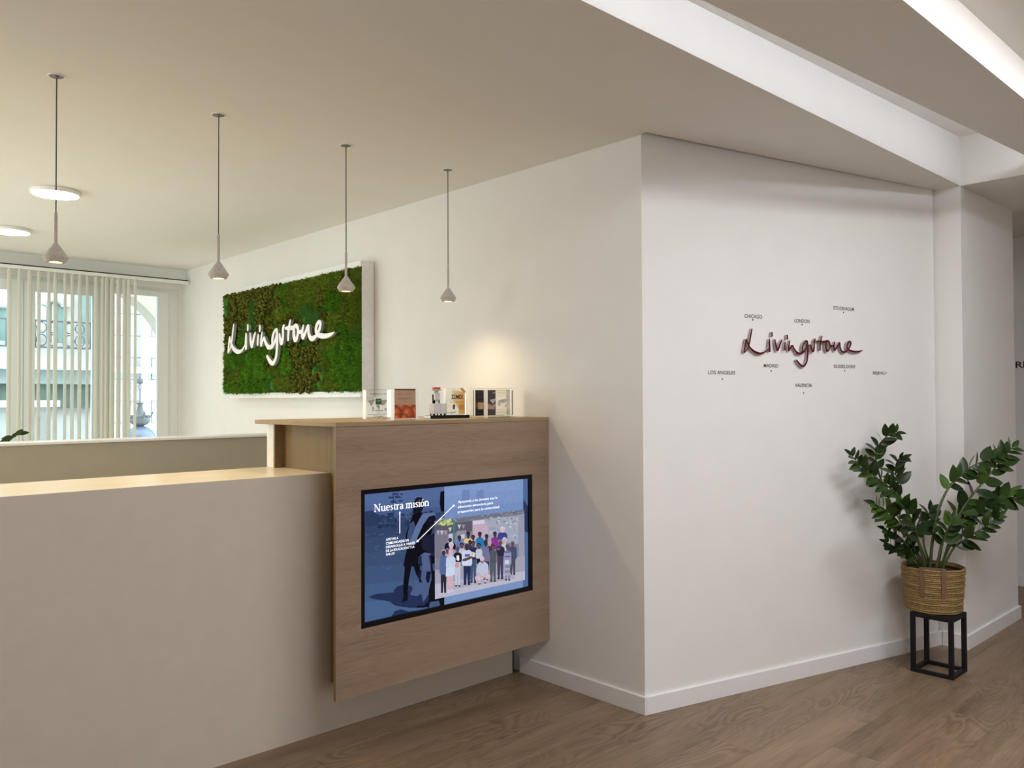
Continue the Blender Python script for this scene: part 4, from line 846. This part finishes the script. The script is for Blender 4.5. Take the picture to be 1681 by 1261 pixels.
# ------------------------------------------------------------------ pendant lamps and ceiling discs
CANOPY = plain('grey_canopy', (.22, .21, .19), .6)
pend = ['whose cable crosses a round white ceiling lamp', 'second along the row, left of the moss picture', 'hanging in front of the moss picture', 'over the acrylic awards, closest to the wall']
for i, px in enumerate((.827, 1.440, 2.055, 2.667)):
    t = thing('pendant_lamp', (px, 3.333, 1.928), 'small beige cone pendant lamp '+pend[i], 'pendant lamp', 'pendant lamps in a row over the counter')
    c = (px, 3.333, 0)
    ca = MB(); ca.lathe([(.0305, HC), (.0305, HC-.003), (.026, HC-.004), (.0255, HC-.0015)], c, 28); ca.build('ceiling_ring', M['white'], t)
    MB().lathe([(.0255, HC-.0015), (.008, HC-.002), (.0045, HC-.010), (0, HC-.010)], c, 20).build('canopy', CANOPY, t)
    MB().lathe([(.0022, HC-.008), (.0022, 2.112)], c, 8).build('cable', M['cable'], t)
    MB().lathe([(0, 2.118), (.003, 2.117), (.0058, 2.110), (.006, 2.0), (.007, 1.998)], c, 14).build('stem', M['concrete'], t)
    sh = MB(); sh.lathe([(.007, 1.999), (.0415, 1.9485), (.0425, 1.9465), (.0420, 1.9445), (.0325, 1.9285), (.0225, 1.928), (.0215, 1.934), (.0, 1.938)], c, 28, smooth=False); sh.build('shade', M['concrete'], t)
    MB().lathe([(.0, 1.9335), (.0212, 1.9335)], c, 20).build('bulb', M['glow'], t)
    l = bpy.data.lights.new('pendant_bulb', 'SPOT'); l.energy = 12; l.color = (1, .78, .48); l.spot_size = math.radians(140); l.spot_blend = 1.0; l.shadow_soft_size = .02
    lo = bpy.data.objects.new('pendant_bulb', l); C.objects.link(lo); lo.location = (px, 3.333, 1.926)
for i, (cx, cy) in enumerate(((1.28, 5.17), (1.335, 6.53))):
    t = thing('ceiling_light', (cx, cy, HC), ('round white ceiling lamp behind first pendant cable', 'round white ceiling lamp nearest the window, cut by the frame')[i], 'ceiling lamp', 'round ceiling lamps')
    MB().lathe([(0, HC-.001), (.125, HC-.001), (.127, HC-.004), (.127, HC-.022), (.124, HC-.025), (.119, HC-.025)], (cx, cy, 0), 40).build('rim', M['white'], t)
    MB().lathe([(.119, HC-.0245), (0, HC-.0265)], (cx, cy, 0), 40).build('diffuser', M['disc'], t)

# ------------------------------------------------------------------ acrylic awards on the raised cabinet
ZT = 1.3275
def sx(px, py, y): return at(px, py, (0, 1, 0), (0, y, 0))
def flat(mb, col, pts, y): mb.add([Vector((x, y, z)) for x, z in pts], [list(range(len(pts)))], 0, False, srgb(*col))
CONT = [[(.02, .80), (.10, .88), (.22, .90), (.33, .97), (.36, .85), (.30, .72), (.27, .60), (.22, .52), (.17, .46), (.13, .58), (.08, .70)], [(.22, .42), (.30, .38), (.33, .28), (.29, .16), (.26, .02), (.24, .14), (.23, .30)],
        [(.45, .52), (.53, .56), (.60, .50), (.62, .40), (.58, .22), (.54, .18), (.51, .34), (.44, .40)], [(.46, .62), (.50, .74), (.58, .82), (.70, .88), (.86, .92), (.98, .86), (.94, .74), (.88, .62), (.84, .50), (.78, .54), (.74, .44), (.70, .56), (.62, .54), (.54, .60)], [(.84, .26), (.93, .30), (.97, .20), (.92, .12), (.85, .16)]]
def worldmap(mb, x0, x1, z0, z1, y, col):
    for c in CONT: flat(mb, col, [(x0+a*(x1-x0), z0+b*(z1-z0)) for a, b in c], y)
def hline(mb, x0, x1, z, h, y, col, dash=None, seed=1):
    r = random.Random(seed)
    if not dash: flat(mb, col, [(x0, z), (x1, z), (x1, z+h), (x0, z+h)], y); return
    x = x0
    while x < x1:
        w = r.uniform(.4, 1.2)*dash; flat(mb, col, [(x, z), (min(x+w, x1), z), (min(x+w, x1), z+h*r.uniform(.7, 1)), (x, z+h*r.uniform(.7, 1))], y); x += w+dash*.35
def signature(mb, x0, x1, z0, y, col, k=1.6):
    s = (x1-x0)/(u1-u0)
    for name, ul in UV:
        for pts in ul:
            L, R = ribbon([(a, b, c*k) for a, b, c in pts]); n = len(L); cv = lambda q: Vector((x0+(q[0]-u0)*s, y, z0+(q[1]-v0_)*s))
            mb.add([cv(q) for q in L]+[cv(q) for q in R], [(i, i+1, n+i+1, n+i) for i in range(n-1)], 0, False, srgb(*col))
def block(root, x0, x1, y, z0, z1, d, edges=(1, 0)):
    MB().bevel_box(x0, x1, y, y+d, z0, z1, .0012).build('acrylic_block', M['acryl'], root)
    if edges[0]: MB().box(x0-.0012, x0-.0002, y+.001, y+d-.001, z0+.0005, z1-.001).build('painted_edge_light', M['edge'], root)  # white strip paints the light on the block's side
    if edges[1]: MB().box(x1-.012, x1+.0005, y-.0012, y-.0002, z0+.0005, z1+.004).build('painted_edge_light', M['edge'], root)
G = (172, 166, 158); INK = (60, 56, 58)
# 1: clear block with a world map and a green square
y = 3.26; a = sx(601.5, 687, y); b = sx(641.5, 687, y); h = sx(601.5, 639.5, y).z-ZT; z1 = ZT+h
t = thing('acrylic_award', (a.x, y, ZT), 'clear acrylic award with grey world map and dark green square', 'award', 'acrylic awards on the cabinet top')
block(t, a.x, b.x, y, ZT, z1, .03); q = MB(); w = b.x-a.x; yp = y-.0006; X = lambda f: a.x+f*w; Z = lambda f: ZT+f*h
hline(q, X(.15), X(.82), Z(.835), h*.035, yp, (150, 142, 132), .006, 1); worldmap(q, X(.04), X(.86), Z(.22), Z(.70), yp, G)
flat(q, (22, 92, 72), [(X(.37), Z(.49)), (X(.61), Z(.49)), (X(.61), Z(.69)), (X(.37), Z(.69))], yp-.0004); hline(q, X(.42), X(.58), Z(.61), h*.035, yp-.0008, (170, 200, 190), .006, 2); hline(q, X(.42), X(.57), Z(.55), h*.02, yp-.0008, (90, 150, 130), .006, 3)
hline(q, X(.33), X(.67), Z(.27), h*.035, yp-.0006, INK, .005, 4); hline(q, X(.42), X(.60), Z(.20), h*.014, yp, INK, .004, 5); hline(q, X(.04), X(.97), Z(.155), h*.010, yp, INK); hline(q, X(.28), X(.72), Z(.118), h*.014, yp, INK, .004, 6)
signature(q, X(.28), X(.72), Z(.02), yp, INK, 2.2); q.build('print', M['paint'], t)
# 2: block with a photo of oranges
y = 2.99; a = sx(647.3, 690, y); b = sx(686, 690, y); h = sx(647.3, 638, y).z-ZT; w = b.x-a.x; yp = y-.0006; z1 = ZT+h
t = thing('acrylic_award', (a.x, y, ZT), 'acrylic award with a photo of oranges and edge light painted white', 'award', 'acrylic awards on the cabinet top')
block(t, a.x, b.x, y, ZT, z1, .028, (1, 1)); q = MB()
flat(q, (172, 140, 108), [(X(0.01), Z(.47)), (X(.90), Z(.47)), (X(.90), Z(.99)), (X(.01), Z(.99))], yp); flat(q, (92, 28, 8), [(X(.01), Z(.06)), (X(.90), Z(.06)), (X(.90), Z(.48)), (X(.01), Z(.48))], yp); flat(q, (90, 40, 20), [(X(.01), Z(.95)), (X(.90), Z(.95)), (X(.90), Z(.99)), (X(.01), Z(.99))], yp-.0001)
def orange(cx, cz, r, k):
    for j, (c, s, dx) in enumerate((((126, 44, 10), 1, 0), ((160, 62, 16), .84, -.08), ((184, 84, 28), .62, -.14), ((206, 118, 58), .30, -.22))):
        pts = [(min(max(cx+(dx+s*math.cos(2*math.pi*i/18))*r*.24, .01), .90), min(max(cz+(-dx*.7+s*math.sin(2*math.pi*i/18))*r*.2, .06), .475)) for i in range(18)]
        flat(q, c, [(X(u), Z(v)) for u, v in pts], yp-.0002-.0001*k-.00002*j)
for k, (u, v, r) in enumerate(((.30, .44, 1), (.66, .45, .8), (.28, .12, .7), (.80, .12, .8), (.30, .22, .6), (.08, .24, 1.05), (.86, .26, 1), (.56, .22, 1.15), (.10, .07, .8), (.42, .07, .7))): orange(u, v, r*.95, k)
for z_, x0, x1, s in ((.84, .18, .30, 1), (.80, .16, .34, 2), (.85, .56, .68, 3), (.79, .48, .72, 4), (.70, .18, .72, 5), (.665, .18, .72, 6), (.63, .20, .50, 7), (.58, .38, .52, 8)): hline(q, X(x0), X(x1), Z(z_), h*.018, yp-.0003, (112, 82, 62), .006, s)
q.build('print', M['paint'], t)
# 3: little juicer on a black plinth beside a clear block
y = 3.10; a = sx(707, 686, y); b = sx(771, 684, y); ZB = ZT+.014
t = thing('juicer_award', ((a.x+b.x)/2, y, ZT), 'award with tiny white juicing machine on black plinth beside clear block', 'award')
MB().bevel_box(a.x, b.x, y, y+.05, ZT, ZB, .001).build('plinth', M['black'], t)
MB().box(a.x-.001, a.x-.0002, y+.001, y+.049, ZT+.001, ZB-.001).build('plaque', plain('silver_plaque', (.6, .6, .6), .3, .6), t)
m0, m1 = sx(713.5, 680, y).x, sx(733.5, 680, y).x; zc0, zc1 = sx(720, 679.5, y).z, sx(720, 662.5, y).z; mw = m1-m0
LG = plain('light_grey_enamel', (.62, .61, .62), .4)
cbn = MB().bevel_box(m0, m1, y+.006, y+.044, zc0, zc1, .001).build('cabinet', LG, t)
for k in (0, 1): MB().bevel_box(m0+mw*(.04+.48*k), m0+mw*(.48+.48*k), y+.0045, y+.006, zc0+.003, zc1-.004, .0004).build('door', LG, cbn)
for k in (.07, .30, .62, .88):
    for yy in (y+.008, y+.038): MB().bevel_box(m0+mw*k, m0+mw*k+.005, yy, yy+.005, ZB, zc0, .0005).build('leg', M['black'], t)
zm1 = sx(720, 645, y).z; zb0 = sx(720, 640.5, y).z; cx = m0+mw*.36
MB().bevel_box(m0+mw*.15, m0+mw*.70, y+.026, y+.034, zc1, zc1+(zm1-zc1)*.85, .001).build('back_panel', M['black'], t)
MB().bevel_box(cx-.014, cx+.017, y+.010, y+.026, zc1+(zm1-zc1)*.32, zm1, .003).lathe([(.010, zc1), (.007, zc1+.010), (.011, zc1+.016)], (cx, y+.016, 0), 14).build('juicer_body', LG, t)
MB().lathe([(0, zm1), (.010, zm1), (.008, zm1+.006), (.012, zb0-.004), (.026, zb0), (.027, zb0+.003), (.022, zb0+.003), (.008, zb0)], (cx, y+.02, 0), 20).build('feeder_bowl', LG, t)
ORG = plain('tiny_orange_fruit', (.42, .075, .02), .5, noise=.2)
for k in range(8): MB().ball((cx+.016*math.cos(k*.785), y+.02+.012*math.sin(k*.785), zb0+.007+.002*(k % 2)), .0062, seg=8).build('orange', ORG, t)
xa, xb = sx(733.5, 682, y+.012).x, sx(765.5, 682, y+.012).x; zt = sx(735, 637, y+.012).z; y2 = y+.012; w = xb-xa; h = zt-ZB; a = Vector((xa, 0, 0)); X = lambda f: xa+f*w; Z = lambda f: ZB+f*h
mb = MB(); pts = [(xa, ZB), (xb, ZB), (xb, zt-.022), (xb-.02, zt), (xa, zt)]; n = 5
mb.add([(x, y2, z) for x, z in pts]+[(x, y2+.026, z) for x, z in pts], [list(range(n)), list(range(n, 2*n))[::-1]]+[(i, n+i, n+(i+1) % n, (i+1) % n) for i in range(n)]); mb.build('acrylic_block', M['acryl'], t)
MB().box(xa-.0012, xa-.0002, y2, y2+.026, ZB+.001, zt-.001).build('painted_edge_light', M['edge'], t); MB().box(xb+.0002, xb+.0012, y2-.004, y2+.026, ZB+.001, zt-.024).build('painted_edge_light', M['edge'], t)  # white strips again paint in edge light
q = MB(); yp = y2-.0006
for k in range(8):                                         # orange fade of the printed label
    f0 = .28+k*.08; c = [int(v0+(v1-v0)*k/7) for v0, v1 in zip((244, 222, 172), (232, 172, 88))]; flat(q, c, [(X(f0), Z(.03 if k > 3 else .60-.1*k)), (X(min(f0+.085, .93)), Z(.03 if k > 3 else .5-.1*k)), (X(min(f0+.085, .93)), Z(.93-.012*k)), (X(f0), Z(.93-.012*k))], yp-.00002*k)
flat(q, (206, 146, 72), [(X(.62), Z(.2)), (X(.90), Z(.2)), (X(.90), Z(.40)), (X(.62), Z(.40))], yp-.0003)
text_on(q, 'ZÜMEX', (X(.22), yp-.0006, Z(.60)), (1, 0, 0), (0, 0, 1), w*.62, h*.15, .03, 0, srgb(34, 22, 26)); 
for k, (z_, x0, x1) in enumerate(((.55, .02, .5), (.47, .14, .86), (.33, .04, .2), (.29, .5, .85), (.14, .1, .82))): hline(q, X(x0), X(x1), Z(z_), h*.013, yp-.0005, (110, 80, 60), .007 if k != 1 else None, k)
flat(q, (90, 64, 50), [(X(.30), Z(.22)), (X(.40), Z(.22)), (X(.42), Z(.36)), (X(.36), Z(.41)), (X(.29), Z(.36))], yp-.0005); signature(q, X(.02), X(.48), Z(.04), yp-.0005, INK, 2.2); q.build('print', M['paint'], t)
# 4: dark bedroom photo block against the wall
y = 3.085; a = sx(776.5, 685, y); b = sx(842, 685, y); h = sx(776.5, 637, y).z-ZT; w = b.x-a.x; yp = y-.0006; X = lambda f: a.x+f*w; Z = lambda f: ZT+f*h
px_ = lambda px: (sx(px, 660, y).x-a.x)/w
t = thing('acrylic_award', (a.x, y, ZT), 'wide acrylic award with a dark bedroom photo standing by the wall', 'award', 'acrylic awards on the cabinet top')
block(t, a.x, b.x, y, ZT, ZT+h, .026, (0, 0)); q = MB(); f0, f1 = px_(780), px_(813.5)
flat(q, (26, 22, 28), [(X(f0), Z(.06)), (X(f1), Z(.06)), (X(f1), Z(.93)), (X(f0), Z(.93))], yp); fw = f1-f0
for kk_, (c, pts) in enumerate((((58, 40, 34), [(0, .30), (1, .30), (1, .55), (.0, .60)]), ((150, 104, 78), [(.1, .28), (.98, .26), (.9, .42), (.4, .50), (.05, .48)]), ((206, 176, 124), [(.16, .30), (.36, .28), (.40, .50), (.14, .52)]), ((176, 96, 62), [(.40, .42), (.55, .42), (.52, .56), (.40, .54)]), ((196, 150, 128), [(.45, .30), (.9, .26), (.96, .36), (.7, .44), (.42, .42)]))):
    flat(q, c, [(X(f0+u*fw), Z(v)) for u, v in pts], yp-.0002-.00012*kk_)
for z_, x0, x1 in ((.70, .1, .45), (.67, .12, .4), (.16, .34, .5)): hline(q, X(f0+x0*fw), X(f0+x1*fw), Z(z_), h*.01, yp-.0010, (120, 110, 110), .006, 3)
flat(q, (96, 66, 30), [(X(px_(776.7)), Z(.06)), (X(px_(777.8)), Z(.06)), (X(px_(777.8)), Z(.93)), (X(px_(776.7)), Z(.93))], yp); flat(q, (52, 34, 66), [(X(px_(840)), Z(.06)), (X(px_(841.6)), Z(.06)), (X(px_(841.6)), Z(.93)), (X(px_(840)), Z(.93))], yp); q.build('print', M['paint'], t)  # brown and purple side strips paint in refraction, not print
# 5: clear map block in front of it
y = 2.985; a = sx(801, 687, y); b = sx(838, 686, y); h = sx(801, 640, y).z-ZT; w = b.x-a.x; yp = y-.0006; X = lambda f: a.x+f*w; Z = lambda f: ZT+f*h
t = thing('acrylic_award', (a.x, y, ZT), 'clear acrylic award with grey world map before the bedroom photo', 'award', 'acrylic awards on the cabinet top')
block(t, a.x, b.x, y, ZT, ZT+h, .03); q = MB(); worldmap(q, X(.06), X(.86), Z(.34), Z(.70), yp, (176, 170, 166)); text_on(q, 'TEXTILE', (X(.40), yp, Z(.865)), (1, 0, 0), (0, 0, 1), w*.34, h*.05, .0, 0, srgb(150, 140, 130)); hline(q, X(.2), X(.40), Z(.88), h*.03, yp, (210, 205, 200), .006, 9)
for z_, x0, x1, k in ((.78, .45, .58, 1), (.29, .40, .78, 2), (.22, .42, .70, 3), (.18, .36, .92, 4)): hline(q, X(x0), X(x1), Z(z_), h*.012, yp, (140, 130, 124), .006 if k != 4 else None, k)
signature(q, X(.36), X(.74), Z(.04), yp, INK, 2.0); q.build('print', M['paint'], t)

# ------------------------------------------------------------------ plant stand
s0x, s1x, s0y, s1y, sh = 4.424, 4.628, 1.506, 1.712, .306; b_ = .0215
ps = thing('plant_stand', ((s0x+s1x)/2, (s0y+s1y)/2, 0), 'square black metal frame stand under the potted plant', 'plant stand')
for x in (s0x, s1x-b_):
    for y in (s0y, s1y-b_): MB().bevel_box(x, x+b_, y, y+b_, 0, sh-.022, .001).build('leg', M['black'], ps)
for (xa, xb, ya_, yb_) in ((s0x+b_, s1x-b_, s0y, s0y+b_), (s0x+b_, s1x-b_, s1y-b_, s1y), (s0x, s0x+b_, s0y+b_, s1y-b_), (s1x-b_, s1x, s0y+b_, s1y-b_)): MB().bevel_box(xa, xb, ya_, yb_, 0, .018, .001).build('foot_rail', M['black'], ps)
MB().bevel_box(s0x, s1x, s0y, s1y, sh-.022, sh, .0012).build('top', M['black'], ps)

# ------------------------------------------------------------------ potted plant
PC = Vector(((s0x+s1x)/2+.042, (s0y+s1y)/2+.042, sh+.001))
DEP = (PC-EYE).dot(FWD)
def PV(px, py, off=0.0):
    d = ray(px, py); return EYE + d*((DEP+off)/F_PX)
kpx = DEP/F_PX
c0 = PV(1532, 1000); PCX = PC + (RIGHT*((c0-PC).dot(RIGHT)))
plant = thing('potted_plant', (PCX.x, PCX.y, sh+.001), 'tall dark green leafy plant in straw basket on black stand', 'plant')
zt = PV(1532, 928).z-(sh+.001); Rb, Rt = 41*kpx, 46.5*kpx
# basket: stacked rope coils
bk = MB(); nco = 22; hb = zt
MB().lathe([(0, .004), (Rb*.96, .004), (Rt*.95, hb-.02), (Rt*.90, hb-.02)], (PCX.x, PCX.y, sh+.001), 40).build('liner', M['strap'], plant)
rope = MB()
for i in range(nco):
    t_ = (i+.5)/nco; r = (Rb+(Rt-Rb)*t_**.8)*(1+.012*math.sin(i*2.1)); z = sh+.001+hb*t_; tilt = .010*t_
    rope.tube([(PCX.x+(r+.0012*math.sin(5*a_+i))*math.cos(a_), PCX.y+(r+.0012*math.sin(5*a_+i))*math.sin(a_), z+tilt*0+.0010*math.sin(7*a_+i*1.7)) for a_ in [2*math.pi*j/44 for j in range(44)]], hb/nco*.56, 6, closed=True)
ro = rope.build('basket_coils', M['rope'], plant)
MB().lathe([(0, hb-.035), (Rt*.93, hb-.03)], (PCX.x, PCX.y, sh+.001), 30).build('soil', M['soil'], plant)
# straps of the near handle
front = -math.atan2(0, 1); fa = math.atan2(EYE.y-PCX.y, EYE.x-PCX.x)
def strap(da, top):
    mb = MB(); pts = []
    for i in range(9):
        t_ = 1-i/8*.62; r = Rb+(Rt-Rb)*t_**.8+hb/nco*.62; a_ = fa+da; pts.append(Vector((PCX.x+r*math.cos(a_), PCX.y+r*math.sin(a_), sh+.001+hb*t_+(.012 if i == 0 else 0))))
    tdir = Vector((-math.sin(fa+da), math.cos(fa+da), 0))*.0105; out = Vector((math.cos(fa+da), math.sin(fa+da), 0))*.003
    vs = []
    for p in pts: vs += [p-tdir, p+tdir, p+tdir+out, p-tdir+out]
    fs = []
    for i in range(8): fs += [(i*4+j, i*4+(j+1) % 4, i*4+4+(j+1) % 4, i*4+4+j) for j in range(4)]
    mb.add(vs, fs+[(3, 2, 1, 0), (32, 33, 34, 35)]); return mb.build('strap', M['strap'], plant)
strap(-.34, 0); strap(.33, 0)
hd = MB(); pts = []
for i in range(13):
    t_ = i/12; a_ = fa-.34+.67*t_; r = Rt+.004-.018*math.sin(math.pi*t_); pts.append(Vector((PCX.x+r*math.cos(a_), PCX.y+r*math.sin(a_), sh+.001+hb+.004-.004*math.sin(math.pi*t_))))
vs = []
for p in pts: vs += [p+Vector((0, 0, -.009)), p+Vector((0, 0, .009))]
hd.add(vs, [(i*2, i*2+2, i*2+3, i*2+1) for i in range(12)]); hdo = hd.build('handle', M['strap'], plant)
sm = hdo.modifiers.new('thick', 'SOLIDIFY'); sm.thickness = .004

# stems traced as (px, py, depth offset); leaf length in px, number of pairs, where leaves begin
rl_ = random.Random(11)
STEMS = [
 ([(1519, 932, .03), (1485, 868, .06), (1462, 825, .10), (1447, 790, .12), (1438, 756, .12), (1439, 741, .12), (1447, 725, .10), (1461, 713, .08), (1472, 711, .06)], 21, 9, .42, 'leaf', (.0, .35)),
 ([(1524, 934, 0), (1500, 870, .0), (1480, 822, .02), (1461, 801, .03), (1434, 781, .03), (1414, 766, .02), (1397, 747, .0)], 21, 12, .36, 'leaf', (.3, .2)),
 ([(1526, 934, .05), (1500, 870, .08), (1478, 815, .10), (1474, 792, .10), (1470, 775, .10), (1472, 760, .08), (1482, 753, .06)], 22, 7, .45, 'leaf', (-.1, .4)),
 ([(1516, 934, -.05), (1495, 890, -.08), (1475, 858, -.10), (1455, 838, -.12), (1436, 828, -.12)], 26, 9, .34, 'leaf_light', (.5, .2)),
 ([(1512, 934, -.03), (1496, 905, -.05), (1475, 880, -.06), (1452, 868, -.06)], 19, 8, .25, 'leaf', (.4, .2)),
 ([(1508, 934, .02), (1492, 915, .02), (1472, 900, .02), (1454, 890, .02)], 18, 7, .25, 'leaf', (.4, .2)),
 ([(1520, 936, -.08), (1508, 890, -.12), (1500, 860, -.15), (1486, 836, -.16), (1478, 824, -.16)], 24, 7, .3, 'leaf', (.4, .1)),
 ([(1527, 936, -.02), (1530, 895, -.03), (1538, 848, -.03), (1553, 808, -.02), (1573, 785, .0), (1592, 768, .02), (1618, 756, .03), (1640, 750, .03)], 25, 9, .45, 'leaf', (.1, .3)),
 ([(1538, 936, .02), (1549, 884, .02), (1568, 856, .02), (1589, 822, .02), (1618, 787, .03), (1637, 764, .04), (1650, 748, .05), (1662, 735, .06)], 27, 11, .25, 'leaf', (.2, .3)),
 ([(1546, 936, -.05), (1566, 899, -.08), (1591, 881, -.10), (1617, 864, -.11), (1638, 849, -.12)], 24, 8, .25, 'leaf', (.35, .2)),
 ([(1542, 936, .08), (1565, 885, .10), (1591, 847, .12), (1620, 826, .13), (1645, 818, .13), (1668, 816, .13), (1690, 815, .13)], 25, 10, .3, 'leaf', (.25, .2)),
 ([(1544, 936, .03), (1562, 880, .03), (1584, 850, .03), (1616, 834, .03), (1640, 826, .03)], 24, 8, .35, 'leaf', (.4, .1)),
 ([(1535, 936, -.06), (1548, 890, -.08), (1556, 868, -.1), (1564, 850, -.1)], 22, 5, .3, 'leaf', (.2, .3)),
 ([(1530, 936, .10), (1516, 890, .13), (1522, 860, .14), (1526, 838, .14)], 24, 4, .4, 'leaf', (.1, .3)),
]
for si, (tr, LP, pairs, t0, mk, tilt) in enumerate(STEMS):
    tr = [(a_, b_, o_-(.10*k_/(len(tr)-1) if si < 7 else .02)) for k_, (a_, b_, o_) in enumerate(tr)]
    pts = [Vector(p) for p in spline([tuple(PV(*q)) for q in tr], 6)]; n = len(pts)
    so = MB().tube(pts, [(.0075-.0055*(i/(n-1)))*(1.15 if si in (7, 8) else .9) for i in range(n)], 7).build('stem', M['stem'], plant, origin=tuple(pts[0]))
    ph = rl_.uniform(0, 3)
    for k in range(pairs*2):
        t_ = t0+(1-t0)*((k//2+.35*(k % 2))/(pairs-.3)); t_ = min(t_, .995); f_ = t_*(n-1); i = min(int(f_), n-2); p = pts[i].lerp(pts[i+1], f_-i); T = (pts[i+1]-pts[i]).normalized()
        S = T.cross(-FWD).normalized(); D3 = T.cross(S).normalized(); sgn = 1 if k % 2 else -1
        az = math.radians(rl_.uniform(-30, 30))+tilt[0]*1.2; side = (S*math.cos(az)*sgn-FWD*math.sin(az)*.9)
        fade = 1-.35*max(0, (t_-.7)/.3); L = LP*kpx*rl_.uniform(.95, 1.4)*fade; fwdness = .55+.5*t_
        d = (side+T*fwdness*rl_.uniform(.7, 1.2)+Vector((0, 0, rl_.uniform(-.1, .25)))).normalized()
        nr = (-FWD*(.55+tilt[1]*rl_.uniform(-1, 1.6))+T*rl_.uniform(-.5, .7)+Vector((0, 0, .45))+RIGHT*rl_.uniform(-.5, .5))
        put_leaf(so, p, d, nr, L, rl_.choice((0, 0, 1, 2)), M['leaf_light'] if (mk == 'leaf_light' or rl_.random() < .10) else M['leaf'])
    tipd = (pts[-1]-pts[-3]).normalized(); put_leaf(so, pts[-1]-tipd*.004, tipd, -FWD+Vector((0, 0, .5)), LP*kpx*.8, 1, M['leaf'])
